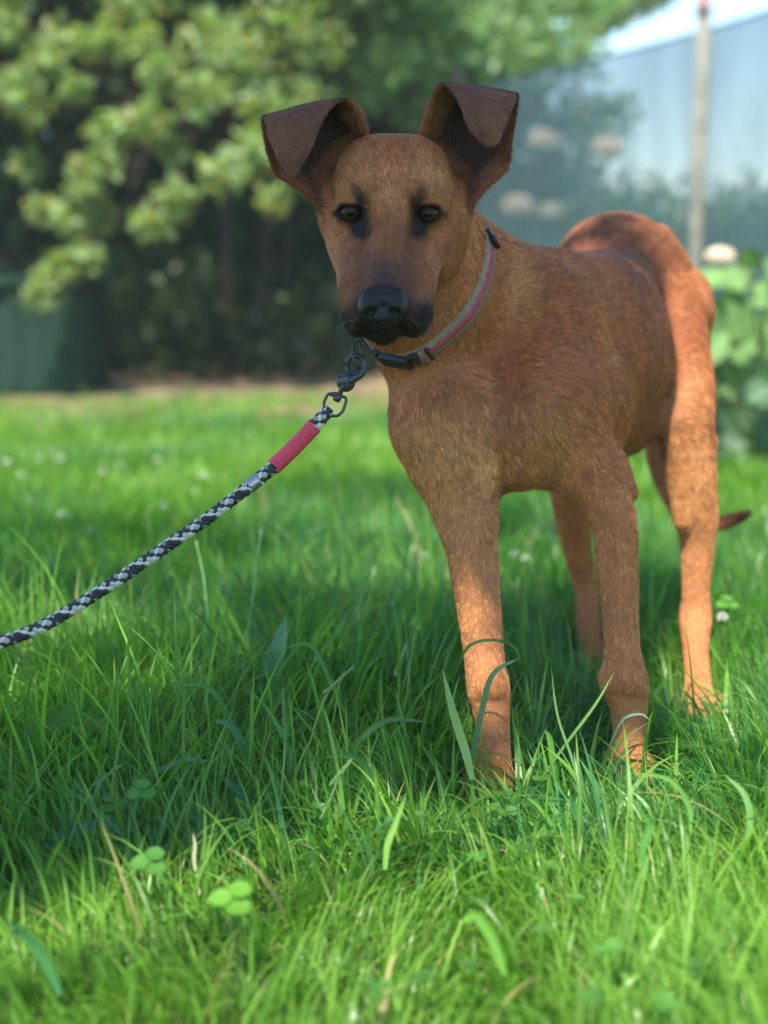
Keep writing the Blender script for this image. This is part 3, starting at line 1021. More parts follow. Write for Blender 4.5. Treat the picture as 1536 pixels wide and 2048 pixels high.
# ---- eyes
m_eye, nt, N, L, b = new_mat('wet_eye')
at = N.new('ShaderNodeAttribute'); at.attribute_name = 'col'
L.new(at.outputs['Color'], b.inputs['Base Color'])
b.inputs['Roughness'].default_value = 0.03
b.inputs['Specular IOR Level'].default_value = 0.22
for e in EYES:
    look = nrm(np.array([0, 0, CAM_H]) - e)
    rt = nrm(np.cross(look, (0, 0, 1)))
    upv = np.cross(rt, look)
    v, f = ballmesh(e, ER, 64, 72, axes=np.array([rt, upv, look]))
    ang = np.degrees(np.arccos(np.clip(((v - e) / ER) @ look, -1, 1)))
    c = np.zeros((len(v), 3)) + np.array([0.10, 0.075, 0.06])
    ir = np.clip((ang - 12) / 30, 0, 1)[:, None]
    c = np.where((ang < 50)[:, None], np.array([0.055, 0.025, 0.009]) * (1 - ir) + np.array([0.012, 0.006, 0.004]) * ir, c)
    c = np.where((ang < 17)[:, None], np.array([0.002, 0.002, 0.002]), c)
    c = np.where(((ang > 46) & (ang < 56))[:, None], np.array([0.01, 0.007, 0.005]), c)
    v = v + look * (np.clip(1 - (ang / 44) ** 2, 0, 1)[:, None] * 0.0024)
    mesh_obj('eye', v, f, m_eye, dog, cols=c)

# ---- nose leather with nostrils (its own small field)
def build_nose():
    c = P(766, 612, 1.452)
    n = 96
    s = 0.036
    ax_ = [np.linspace(c[i] - s, c[i] + s, n) for i in range(3)]
    X, Y, Z = np.meshgrid(*ax_, indexing='ij')
    def E(px, py, zz, r):
        q = P(px, py, zz)
        l = [(X - q[0]) / r[0], (Y - q[1]) / r[1], (Z - q[2]) / r[2]]
        k0 = np.sqrt(l[0] ** 2 + l[1] ** 2 + l[2] ** 2)
        k1 = np.sqrt((l[0] / r[0]) ** 2 + (l[1] / r[1]) ** 2 + (l[2] / r[2]) ** 2)
        return k0 * (k0 - 1) / np.maximum(k1, 1e-6)
    d = E(766, 599, 1.458, (0.0225, 0.0165, 0.0135))
    d = smin(d, E(741, 614, 1.456, (0.0118, 0.0140, 0.0140)), 0.006)
    d = smin(d, E(791, 614, 1.456, (0.0118, 0.0140, 0.0140)), 0.006)
    d = smin(d, E(766, 634, 1.456, (0.0125, 0.0130, 0.0110)), 0.006)
    for sx in (-1, 1):
        d = -smin(-d, E(766 + sx * 24, 625, 1.437, (0.0068, 0.0125, 0.0054)), 0.003)
        d = -smin(-d, E(766 + sx * 38, 630, 1.443, (0.0075, 0.0080, 0.0020)), 0.002)
    d = -smin(-d, E(766, 640, 1.440, (0.0009, 0.0040, 0.0140)), 0.003)
    d = d + (vnoise(np.stack([X, Y, Z], -1) * 700) - 0.5) * 0.0009
    v, f = surface_nets(d.astype(np.float32), *ax_)
    m, nt, N, L, b = new_mat('nose_leather')
    b.inputs['Base Color'].default_value = (0.007, 0.007, 0.008, 1)
    b.inputs['Roughness'].default_value = 0.38
    b.inputs['Specular IOR Level'].default_value = 0.3
    vo = N.new('ShaderNodeTexVoronoi'); vo.inputs['Scale'].default_value = 900
    tc = N.new('ShaderNodeTexCoord'); L.new(tc.outputs['Object'], vo.inputs['Vector'])
    bp = N.new('ShaderNodeBump'); bp.inputs['Strength'].default_value = 0.35; bp.inputs['Distance'].default_value = 0.0005
    L.new(vo.outputs['Distance'], bp.inputs['Height']); L.new(bp.outputs[0], b.inputs['Normal'])
    mesh_obj('nose', v, f, m, dog)


build_nose()
m_claw = simple('claw', (0.05, 0.04, 0.035), 0.4)
for base, fw, rt in PAWS:
    for lat, ln in ((-0.0195, 0.028), (-0.0072, 0.040), (0.0072, 0.040), (0.0195, 0.028)):
        a = base + rt * lat + fw * ln + np.array([0, 0, 0.012])
        v, f = tube(catmull([a, a + fw * 0.007 + (0, 0, -0.001), a + fw * 0.011 + (0, 0, -0.007)], 6), np.array([.0028, .0026, .0022, .0017, .001, .0003]), 6)
        mesh_obj('claw', v, f, m_claw, dog)
m_wh = simple('whisker', (0.25, 0.22, 0.18), 0.4)
for sx in (-1, 1):
    for k in range(4):
        px, py = 768 + sx * (34 + 9 * (k % 4)), 628 + 9 * (k // 2) + 3 * k % 5
        a = P(px, py, 1.475)
        dr = np.array([sx * rng.uniform(.5, 1), -rng.uniform(.1, .5), -rng.uniform(.2, .9)])
        Lw = rng.uniform(0.018, 0.034)
        v, f = tube(catmull([a, a + nrm(dr) * Lw * .5, a + nrm(dr + [0, .3, -.5]) * Lw], 6), np.linspace(.00014, .00004, 6), 4, caps=False)
        mesh_obj('whisker', v, f, m_wh, dog)
#@@COLLAR
# ------------------------------------------------------------------ collar
C0 = P(842, 578, 1.672)
CN = nrm(P(935, 680, 1.80) - P(785, 480, 1.585))           # neck axis, head to shoulders
e1 = nrm(np.cross(CN, (0, 0, 1)))
e2 = np.cross(e1, CN)
if e1[0] < 0:
    e1 = -e1
if e2[2] < 0:
    e2 = -e2
TH = np.linspace(0, 2 * np.pi, 181)[:-1]


def neck_r(c, th):
    d = np.cos(th)[:, None] * e1 + np.sin(th)[:, None] * e2
    r = np.full(len(th), 0.030)
    done = np.zeros(len(th), bool)
    for step in range(110):
        v = sdf(c + d * r[:, None])
        done |= v > 0
        r = np.where(done, r, r + 0.0011)
    r = np.clip(r, 0.060, np.where(np.sin(th) > 0.05, 0.100, 0.0850))
    for _ in range(7):
        r = (np.roll(r, 1) + r * 2 + np.roll(r, -1)) / 4
    return r


BW = 0.0195
rA = neck_r(C0 - CN * BW / 2, TH)
rB = neck_r(C0 + CN * BW / 2, TH)


def band(t0, t1, th0, th1, lift0, lift1, wob=0.0):
    """a strap piece wrapped round the neck: t across the width (0..1), th range in degrees"""
    sel = np.linspace(R_(th0), R_(th1), max(8, int(abs(th1 - th0) * 1.4)))
    def rr(t, th):
        a = np.interp(th % (2 * np.pi), np.append(TH, 2 * np.pi), np.append(rA, rA[0]))
        b_ = np.interp(th % (2 * np.pi), np.append(TH, 2 * np.pi), np.append(rB, rB[0]))
        return a * (1 - t) + b_ * t
    rings = []
    for (t, l) in ((t0, lift0), (t0, lift1), ((t0 + t1) / 2, lift1 + 0.0004), (t1, lift1), (t1, lift0)):
        r = rr(t, sel) + l
        c = C0 + CN * ((t - 0.5) * BW)
        rings.append(c + (np.cos(sel)[:, None] * e1 + np.sin(sel)[:, None] * e2) * r[:, None])
    V = np.stack(rings, 1)
    n, k = V.shape[:2]
    V = V.reshape(-1, 3)
    f = []
    for i in range(n - 1):
        for j in range(k):
            a, b_ = i * k + j, i * k + (j + 1) % k
            f.append((a, b_, b_ + k, a + k))
    f.append(tuple(range(k))[::-1]); f.append(tuple((n - 1) * k + q for q in range(k)))
    return V, f


def web_mat(name, col):
    m, nt, N, L, b = new_mat(name)
    b.inputs['Roughness'].default_value = 0.8
    tc = N.new('ShaderNodeTexCoord')
    v1 = N.new('ShaderNodeTexVoronoi'); v1.inputs['Scale'].default_value = 620
    L.new(tc.outputs['Object'], v1.inputs['Vector'])
    r = N.new('ShaderNodeValToRGB')
    r.color_ramp.elements[0].color = tuple(min(1, c * 1.25) for c in col) + (1,)
    r.color_ramp.elements[1].color = tuple(c * 0.45 for c in col) + (1,)
    r.color_ramp.elements[1].position = 0.8
    L.new(v1.outputs['Distance'], r.inputs[0]); L.new(r.outputs[0], b.inputs['Base Color'])
    bp = N.new('ShaderNodeBump'); bp.inputs['Strength'].default_value = 0.7; bp.inputs['Distance'].default_value = 0.0008
    bp.invert = True
    L.new(v1.outputs['Distance'], bp.inputs['Height']); L.new(bp.outputs[0], b.inputs['Normal'])
    return m


m_web = web_mat('taupe_webbing', (0.38, 0.30, 0.19))
m_pink = web_mat('pink_webbing', (0.55, 0.10, 0.13))
m_blk = simple('black_plastic', (0.012, 0.013, 0.016), 0.38, noise=0.2, scale=60)
m_metal = simple('black_metal', (0.055, 0.060, 0.070), 0.36, metal=0.5, noise=0.25, scale=90)
collar = empty('dog_collar', C0, 'taupe webbing dog collar with a pink stripe and black buckle round the neck', 'collar')
v, f = band(0.0, 1.0, 0, 360, -0.003, 0.0030)
mesh_obj('webbing', v, f, m_web, collar)
v, f = band(0.31, 0.69, 0, 360, 0.0020, 0.0038)
mesh_obj('stripe', v, f, m_pink, collar)


def theta_of(px, py):
    """angle round the neck whose strap point projects nearest a photo pixel"""
    best = None
    for i, th in enumerate(TH):
        p = C0 + (math.cos(th) * e1 + math.sin(th) * e2) * (rA[i] + rB[i]) / 2
        dy = p[1]; dz = p[2] - CAM_H
        Zc = dy * cp - dz * sp; Yc = dy * sp + dz * cp
        x = 768 + p[0] / Zc * F; y = 1024 - Yc / Zc * F
        d = (x - px) ** 2 + (y - py) ** 2
        if Zc < 1.72 and (best is None or d < best[0]):
            best = (d, math.degrees(th), p, (x, y, Zc))
    return best


def strap_block(th_deg, w, h, t, mat, name, lift=0.004, bev=0.0015, parent=collar):
    th = R_(th_deg)
    i = int(round(th_deg / 2)) % 180
    rad = math.cos(th) * e1 + math.sin(th) * e2
    tan = -math.sin(th) * e1 + math.cos(th) * e2
    p = C0 + rad * ((rA[i] + rB[i]) / 2 + lift)
    v, f = box(p, (w, t, h), np.array([tan, rad, CN]), bev)
    return mesh_obj(name, v, f, mat, parent, smooth=False), p, tan, rad


bk = theta_of(795, 722)
print('COLLAR theta', bk, theta_of(975, 480), theta_of(735, 700), theta_of(850, 725))
# side-release buckle: two housings, prongs and the slider frame
th_b = bk[1]
strap_block(th_b, 0.036, 0.0225, 0.0085, m_blk, 'buckle_body', 0.0055, 0.0025)
strap_block(th_b - 15, 0.008, 0.0235, 0.0070, m_blk, 'buckle_socket', 0.0055, 0.0018)
o_, pb, tn, rd = strap_block(th_b + 16, 0.010, 0.0235, 0.0070, m_blk, 'buckle_prong', 0.0055, 0.002)
th_s = theta_of(852, 727)[1]
v, f = band(0.02, 0.98, th_s - 7, th_s + 5, 0.0035, 0.0075)
mesh_obj('strap_end', v, f, m_web, collar)
v, f = band(0.38, 0.64, th_s - 7, th_s + 5, 0.0065, 0.0082)
mesh_obj('strap_end_stripe', v, f, m_pink, collar)
for dlt in (-8, 6):
    strap_block(th_s + dlt, 0.0032, 0.023, 0.0065, m_blk, 'slider_bar', 0.0055, 0.001)
th_k = theta_of(972, 482)[1]
strap_block(th_k, 0.020, 0.020, 0.0055, m_blk, 'side_slider', 0.0045, 0.0018)
strap_block(th_k, 0.006, 0.0060, 0.0030, m_pink, 'side_slider_loop', 0.0078, 0.0008)

# ------------------------------------------------------------------ leash with trigger snap
def PP(pts, n, Z=None):
    return catmull([P(*p) for p in pts], n)


CZ = 1.555
# D ring held by the collar
dr = PP([(722, 676, CZ + .02), (738, 696, CZ + .02), (752, 720, CZ + .018), (744, 734, CZ + .012), (734, 738, CZ + .008), (728, 716, CZ + .010), (720, 690, CZ + .014)], 40)
v, f = tube(dr, 0.00125, 8, closed=True)
mesh_obj('d_ring', v, f, m_metal, collar)
rope_pts = [(660, 817, CZ), (640, 840, CZ), (590, 893, CZ - .004), (548, 933, CZ - .010), (506, 967, CZ - .016), (460, 1003, CZ - .02), (400, 1048, CZ - .028), (330, 1095, CZ - .038),
            (250, 1150, CZ - .05), (165, 1205, CZ - .06), (85, 1252, CZ - .07), (0, 1285, CZ - .08), (-100, 1308, CZ - .09), (-260, 1320, CZ - .11), (-480, 1290, CZ - .14), (-700, 1200, CZ - .18)]
leash = empty('rope_leash', P(660, 817, CZ), 'black white and grey braided rope leash with pink whipping and black snap hook', 'leash')
path = catmull([P(*p) for p in rope_pts], 1400)
seglen = np.r_[0, np.cumsum(np.linalg.norm(np.diff(path, axis=0), axis=1))]
LT = seglen[-1]
NS = int(LT / 0.0011)
sA = np.linspace(0, LT, NS)
path = np.stack([np.interp(sA, seglen, path[:, i]) for i in range(3)], 1)
tt, aa, bb = frames(path, (0, 0, 1))
R0 = np.interp(sA, [0, 0.004, 0.010, 0.125, 0.13], [0.0040, 0.0060, 0.0066, 0.0066, 0.0060])


def s_at(px, py):
    d = []
    for i in range(0, NS, 2):
        p = path[i]
        dy = p[1]; dz = p[2] - CAM_H
        Zc = dy * cp - dz * sp; Yc = dy * sp + dz * cp
        d.append((768 + p[0] / Zc * F - px) ** 2 + (1024 - Yc / Zc * F - py) ** 2)
    return sA[2 * int(np.argmin(d))]


m_s = {'w': simple('white_yarn', (0.62, 0.60, 0.52), 0.7, noise=0.15, scale=900, bump=0.4),
       'g': simple('grey_yarn', (0.27, 0.30, 0.31), 0.7, noise=0.2, scale=900, bump=0.4),
       'k': simple('black_yarn', (0.022, 0.026, 0.028), 0.65, noise=0.3, scale=900, bump=0.4)}
PITCH_L = 0.044
NST = 6
for hand in (1, -1):
    for k in range(NST):
        ph = 2 * np.pi * k / NST + hand * 2 * np.pi * sA / PITCH_L
        # over/under relief where the two hands cross
        cr = np.cos(NST * 2 * np.pi * sA / PITCH_L + (0 if hand == 1 else np.pi) + (k % 2) * np.pi)
        rr = R0 * 0.82 + 0.00070 * cr
        sp_ = path + rr[:, None] * (np.cos(ph)[:, None] * aa + np.sin(ph)[:, None] * bb)
        rad_out = np.cos(ph)[:, None] * aa + np.sin(ph)[:, None] * bb
        t_ = nrm(np.gradient(sp_, axis=0))
        side = np.cross(t_, rad_out)
        ang = np.linspace(0, 2 * np.pi, 7)[:-1]
        w_ = R0[:, None, None] * 0.40
        vv = sp_[:, None] + w_ * (np.cos(ang)[None, :, None] * side[:, None] + 0.50 * np.sin(ang)[None, :, None] * rad_out[:, None])
        n = NS
        I, J = np.meshgrid(np.arange(n - 1), np.arange(6), indexing='ij')
        f = np.stack([I * 6 + J, I * 6 + (J + 1) % 6, (I + 1) * 6 + (J + 1) % 6, (I + 1) * 6 + J], -1).reshape(-1, 4)
        kind = ('wwkgkk' if hand == 1 else 'wwgkkk')[k]
        mesh_obj('braid_strand', vv.reshape(-1, 3), f, m_s[kind], leash)
v, f = tube(path[::4], R0[::4] * 0.80, 10)
mesh_obj('rope_core', v, f, m_s['k'], leash)


def coil(s0, s1, rad, wire, pitch, mat, name):
    n = int((s1 - s0) / pitch * 14)
    s = np.linspace(s0, s1, n)
    p = np.stack([np.interp(s, sA, path[:, i]) for i in range(3)], 1)
    a_ = nrm(np.stack([np.interp(s, sA, aa[:, i]) for i in range(3)], 1))
    b_ = nrm(np.stack([np.interp(s, sA, bb[:, i]) for i in range(3)], 1))
    an = 2 * np.pi * (s - s0) / pitch
    c = p + rad * (np.cos(an)[:, None] * a_ + np.sin(an)[:, None] * b_)
    v, f = tube(c, wire, 6)
    o = mesh_obj(name, v, f, mat, leash)
    v, f = tube(p[::10], rad - wire * 0.75, 14)
    mesh_obj(name + '_sleeve', v, f, mat, leash)
    return o


m_cord = simple('pink_cord', (0.74, 0.075, 0.13), 0.5, noise=0.12, scale=400, bump=0.2)
coil(s_at(630, 850), s_at(546, 936), 0.0078, 0.00120, 0.0025, m_cord, 'whipping_cord')
m_tin = simple('dull_steel', (0.33, 0.35, 0.36), 0.34, metal=0.85, noise=0.2, scale=60)
s0, s1 = s_at(518, 957), s_at(498, 974)
s = np.linspace(s0, s1, 14)
p = np.stack([np.interp(s, sA, path[:, i]) for i in range(3)], 1)
rr = np.full(14, 0.0074); rr[0] = rr[-1] = 0.0066; rr[1] = rr[-2] = 0.0073
v, f = tube(p, rr, 24)
mesh_obj('ferrule', v, f, m_tin, leash)

# snap hook
ring = PP([(719, 678, CZ + .016), (708, 690, CZ + .004), (706, 712, CZ - .006), (714, 736, CZ - .002), (723, 728, CZ + .008), (724, 700, CZ + .016)], 36)
v, f = tube(ring, 0.00135, 8, closed=True)
mesh_obj('split_ring', v, f, m_metal, leash)
eye_c = (711, 729)
lp = []
for a in np.linspace(115, 115 + 300, 22):
    lp.append((eye_c[0] + 17.5 * math.cos(R_(a + 120)), eye_c[1] - 17.5 * math.sin(R_(a + 120)), CZ))
v1 = tube(np.array([P(*q) for q in lp]), np.interp(np.linspace(0, 1, 22), [0, .3, 1], [0.0024, 0.0031, 0.0034]), 10)
v2 = tube(PP([(728, 736, CZ), (722, 748, CZ), (708, 756, CZ), (697, 762, CZ)], 12), np.linspace(0.0034, 0.0056, 12), 10)
v3 = tube(PP([(694, 732, CZ), (696, 744, CZ), (690, 750, CZ), (690, 762, CZ)], 12), np.linspace(0.0024, 0.0046, 12), 10)
v4 = ballmesh(P(692, 764, CZ), (0.0098, 0.0042, 0.0105), 20, 12)
v5 = tube(PP([(690, 770, CZ), (683, 780, CZ), (678, 790, CZ)], 8), np.linspace(0.0056, 0.0034, 8), 10, flat=0.6)
v, f = join([v1, v2, v4, v5])
mesh_obj('snap_body', v, f, m_metal, leash)
v, f = join([v3, tube(PP([(694, 750, CZ - .002), (684, 752, CZ - .003), (675, 753, CZ - .003)], 8), np.linspace(0.0026, 0.0010, 8), 8)])
mesh_obj('snap_trigger', v, f, m_metal, leash)
v, f = ballmesh(P(691, 764, CZ - 0.0036), (0.0021, 0.0010, 0.0021), 14, 8)
mesh_obj('rivet', v, f, m_metal, leash)
v, f = join([tube(PP([(678, 788, CZ), (674, 797, CZ), (671, 803, CZ)], 6), np.array([.0030, .0044, .0044, .0044, .0040, .0028]), 14),
             tube(PP([(660, 789, CZ), (672, 788, CZ), (684, 793, CZ)], 6), 0.0024, 8)])
mesh_obj('swivel_post', v, f, m_metal, leash)
v, f = tube(PP([(664, 787, CZ), (655, 790, CZ), (648, 806, CZ), (650, 818, CZ), (658, 829, CZ), (672, 832, CZ), (684, 824, CZ), (692, 803, CZ), (690, 795, CZ), (680, 792, CZ)], 40), 0.00165, 8)
mesh_obj('swivel_shackle', v, f, m_metal, leash)
#@@VEG
# ------------------------------------------------------------------ lawn
m_grass = leafy("grass_blade", 0.45, 0.36, 0.45)


def blades(x, y, Ln, w, az, bend, S, col, lean=None, base_pale=0.25):
    """ribbon blades, returns v, f, cols"""
    n = len(x)
    t = np.linspace(0, 1, S + 1)
    z0 = gz(x, y) - 0.004
    dirx, diry = np.cos(az), np.sin(az)
    lean = np.zeros(n) if lean is None else lean
    th = lean[:, None] + bend[:, None] * t[None, :] ** 1.25 * 1.0
    dl = Ln[:, None] / S
    hx = np.concatenate([np.zeros((n, 1)), np.cumsum(np.sin((th[:, 1:] + th[:, :-1]) / 2) * dl, 1)], 1)
    hz = np.concatenate([np.zeros((n, 1)), np.cumsum(np.cos((th[:, 1:] + th[:, :-1]) / 2) * dl, 1)], 1)
    cx = x[:, None] + hx * dirx[:, None]
    cy = y[:, None] + hx * diry[:, None]
    cz = z0[:, None] + np.maximum(hz, 0.004)
    wa = az + np.pi / 2 + rng.normal(0, 0.5, n)
    wx, wy = np.cos(wa), np.sin(wa)
    wt = w[:, None] * (np.clip(1 - t ** 1.9, 0.02, 1) * np.clip(0.55 + t * 2, 0, 1))[None, :] / 2
    V = np.zeros((n, S + 1, 2, 3))
    for s_, sg in ((0, -1), (1, 1)):
        V[:, :, s_, 0] = cx + sg * wt * wx[:, None]
        V[:, :, s_, 1] = cy + sg * wt * wy[:, None]
        V[:, :, s_, 2] = cz
    V = V.reshape(-1, 3)
    base = (np.arange(n) * (S + 1) * 2)[:, None]
    i = np.arange(S)[None, :]
    a = base + i * 2
    f = np.stack([a, a + 1, a + 3, a + 2], -1).reshape(-1, 4)
    tc = t[None, :, None]
    cc = col[:, None, :] * (0.8 + 0.35 * tc) + base_pale * np.array([0.06, 0.05, 0.01]) * (1 - tc) ** 3
    cc = np.repeat(cc[:, :, None], 2, 2).reshape(-1, 3)
    return V, f, cc


def grass_cols(n, x, y):
    k = rng.random(n)[:, None]
    a = np.array([0.072, 0.210, 0.026]); b_ = np.array([0.175, 0.350, 0.050]); c_ = np.array([0.055, 0.185, 0.058])
    col = a * (1 - k) + b_ * k
    blue = ((noise2(x, y, 2.2, 8.0) > 0.52) & (y > 1.30))[:, None] & (rng.random(n) < 0.5)[:, None]
    col = np.where(blue, c_ * (0.8 + 0.5 * k), col)  # cooler tone of the shaded lawn put into these blades
    dry = (rng.random(n) < 0.018)[:, None]
    col = np.where(dry, np.array([0.38, 0.33, 0.16]), col)
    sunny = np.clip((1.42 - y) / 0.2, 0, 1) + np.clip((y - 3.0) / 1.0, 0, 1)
    col = col * (1 + sunny[:, None] * np.array([0.28, 0.13, 0.08]))      # sunlit tint painted into the near and far blades
    return col * rng.uniform(0.7, 1.25, (n, 1))


def scatter(n, y0, y1, margin, pw=1.0):
    u = rng.random(n)
    y = y0 + (y1 - y0) * u ** pw
    hw = 0.27 * y + margin
    x = (rng.random(n) * 2 - 1) * hw
    return x, y


PW = [(b_[0], b_[1]) for b_, _, _ in PAWS]


def lawn(n, y0, y1, margin, hgt, wid, S, pw=1.0, tuft=0.5, curl=1.0):
    x, y = scatter(n, y0, y1, margin, pw)
    # tufts: pull roots together
    tx = np.round(x / 0.035) * 0.035 + (noise2(x, y, 30, 1) - .5) * .02
    ty = np.round(y / 0.035) * 0.035
    k = (rng.random(n) < tuft)
    x = np.where(k, tx + rng.normal(0, 0.006, n), x)
    y = np.where(k, ty + rng.normal(0, 0.006, n), y)
    keep = np.ones(n, bool)
    for (a, b_) in PW:
        keep &= ((x - a) / 0.030) ** 2 + ((y - b_ + 0.005) / 0.038) ** 2 > 1
        # blades just ahead of a paw are thinned so the toes show
        keep &= ~((np.abs(x - a) < 0.035) & (y < b_) & (y > b_ - 0.13) & (rng.random(n) < 0.6))
    keep &= rng.random(n) < 0.35 + noise2(x, y, 7, 3) * 1.2
    edge_ = 5.35 + (noise2(x, x * 0, 1.6, 9.0) - 0.5) * 1.5
    keep &= ~((y > edge_) & (rng.random(n) < 0.12 + (y - edge_) * 0.55))
    x, y = x[keep], y[keep]
    n = len(x)
    hm = 0.62 + 0.75 * noise2(x, y, 3.0, 12)
    shorter = np.clip((1.50 - y) / 0.35, 0, 1)
    hm *= 1 - 0.42 * shorter
    for (a, b_) in PW:
        hm = np.where(((x - a) / 0.085) ** 2 + ((y - b_ + 0.08) / 0.16) ** 2 < 1, hm * 0.66, hm)
    L_ = hgt * hm * np.clip(rng.normal(0.85, 0.28, n), 0.25, 1.7)
    w = wid * np.clip(rng.normal(1, 0.35, n), 0.35, 2.2) * (1 - 0.22 * shorter)
    az = 2 * np.pi * noise2(x, y, 5.0, 7) * 1.3 + rng.normal(0, 1.1, n)
    bend = np.clip(np.abs(rng.normal(1.0, 0.75, n)) * curl, 0.05, 2.7)
    lean = np.abs(rng.normal(0.12, 0.32, n))
    return blades(x, y, L_, w, az, bend, S, grass_cols(n, x, y), lean)


def put_grass(name, parts):
    V, Fc, C_ = [], [], []
    o = 0
    for v, f, c in parts:
        V.append(v); Fc.append(f + o); C_.append(c); o += len(v)
    ob = mesh_obj(name, np.vstack(V), np.vstack(Fc), m_grass, None, cols=np.vstack(C_))
    return props(ob, None, None, None, 'stuff')


g = put_grass('lawn_grass', [
    lawn(115000, 0.72, 2.6, 0.25, 0.095, 0.0024, 6, 0.9),
    lawn(9000, 0.80, 2.6, 0.15, 0.165, 0.0045, 9, 0.9, 0.3),
    lawn(9000, 1.32, 2.1, 0.12, 0.125, 0.0062, 9, 1.0, 0.5, 1.5),
    lawn(62000, 2.5, 4.6, 0.30, 0.095, 0.0042, 4, 0.9),
    lawn(60000, 4.4, 6.8, 0.6, 0.085, 0.0060, 3),
    lawn(12000, -0.6, 0.8, 1.0, 0.08, 0.005, 3),
    lawn(25000, 0.8, 6.5, 1.6, 0.09, 0.006, 3),
])
g['label'] = 'lush green lawn grass with arching blades all round the dog'
#@@BG
# ------------------------------------------------------------------ clover, stems, broad leaves in the lawn
m_leaf = leafy('soft_leaf', 0.35, 0.5, 0.35)


def disc_leaf(c, r, nrm_, rot, notch=0.15, col=(0.07, 0.2, 0.03), cup=0.15, ring=14):
    """small clover leaflet, slightly cupped and notched"""
    n_ = nrm(nrm_)
    u = nrm(np.cross(n_, (0.3, 0.2, 1)) + 1e-6)
    w = np.cross(n_, u)
    a = np.linspace(0, 2 * np.pi, ring, endpoint=False)
    rr = r * (1 - notch * np.exp(-((a - np.pi) / 0.35) ** 2))
    rad = np.stack([np.cos(a + rot) * rr, np.sin(a + rot) * rr], 1)
    v = [c - n_ * cup * r]
    for k in (0.5, 1.0):
        for q in rad * k:
            v.append(c + u * q[0] + w * q[1] - n_ * cup * r * (1 - k * k))
    f = [(0, 1 + i, 1 + (i + 1) % ring) for i in range(ring)]
    f += [(1 + i, 1 + ring + i, 1 + ring + (i + 1) % ring, 1 + (i + 1) % ring) for i in range(ring)]
    V = np.array(v)
    return V, f


def colarr(n, c):
    return np.tile(np.array(c, float), (n, 1))


def clover(px, py, Z, r, label, col=(0.10, 0.27, 0.035), tilt=(0.0, -0.35, 0.9), stem_to=None):
    c = P(px, py, Z)
    root = np.array([c[0] + 0.004, c[1] + 0.006, max(gz(c[0], c[1]), -0.02)])
    t = empty('clover_plant', root, label, 'clover')
    for k in range(3):
        a = k * 2 * np.pi / 3 + 0.5 + px * 0.1
        d = np.array([math.cos(a), math.sin(a) * 0.7, math.sin(a) * 0.55]) * r * 1.05
        v, f = disc_leaf(c + d, r, np.array(tilt) + d * 6, a, col=col)
        mesh_obj('leaflet', v, f, m_leaf, t, cols=colarr(len(v), np.array(col) * rng.uniform(0.85, 1.1)))
    v, f = tube(catmull([root, (root + c) / 2 + [0.003, 0, 0.004], c], 8), 0.0009, 5)
    mesh_obj('stalk', v, f, m_leaf, t, cols=colarr(len(v), (0.09, 0.18, 0.04)))
    return t


def pz(px, py, hgt):
    """depth at which photo pixel row py lies hgt above the ground"""
    return (CAM_H - hgt) / (sp + (py - 1024) / F * cp)


clover(466, 1795, pz(466, 1795, .075), 0.0095, 'large bright round clover leaf in the sunlit grass at the bottom left', (0.12, 0.30, 0.03))
clover(300, 1722, pz(300, 1722, .07), 0.0085, 'small clover leaf with three leaflets at the edge of the shaded grass', (0.08, 0.23, 0.035))
clover(283, 1580, pz(283, 1580, .08), 0.0075, 'clover leaf half hidden among the long shaded blades left of the dog', (0.09, 0.27, 0.05))
clover(225, 1605, pz(225, 1605, .06), 0.0070, 'dark little clover leaf low in the shaded grass at the left', (0.08, 0.22, 0.04))
clover(1455, 1205, pz(1455, 1205, .09), 0.009, 'pale clover leaf in the grass just right of the hind leg', (0.11, 0.29, 0.04))


def wide_blade(pts, w, label, col=(0.07, 0.20, 0.045), name='tall_grass', cat='grass', group=None):
    """one broad arching blade: photo points from root to tip, folded along its midrib"""
    p = catmull([P(*q) for q in pts], 16)
    t = nrm(np.gradient(p, axis=0))
    view = nrm(p - np.array([0, 0, CAM_H]))
    side = nrm(np.cross(t, view) + 0.25 * view)
    up = np.cross(side, t)
    s_ = np.linspace(0, 1, 16)
    ww = w / 2 * np.clip(np.sin(np.pi * np.clip(s_ * 0.9 + 0.12, 0, 1)) ** 0.6, 0.03, 1)
    ww[-1] = w * 0.02
    V = np.stack([p - side * ww[:, None], p + up * ww[:, None] * 0.35, p + side * ww[:, None]], 1).reshape(-1, 3)
    f = []
    for i in range(15):
        for j in range(2):
            a = i * 3 + j
            f.append((a, a + 1, a + 4, a + 3))
    o = mesh_obj(name, V, f, m_leaf, None, cols=colarr(len(V), col), origin=p[0])
    props(o, label, cat, group)
    return o


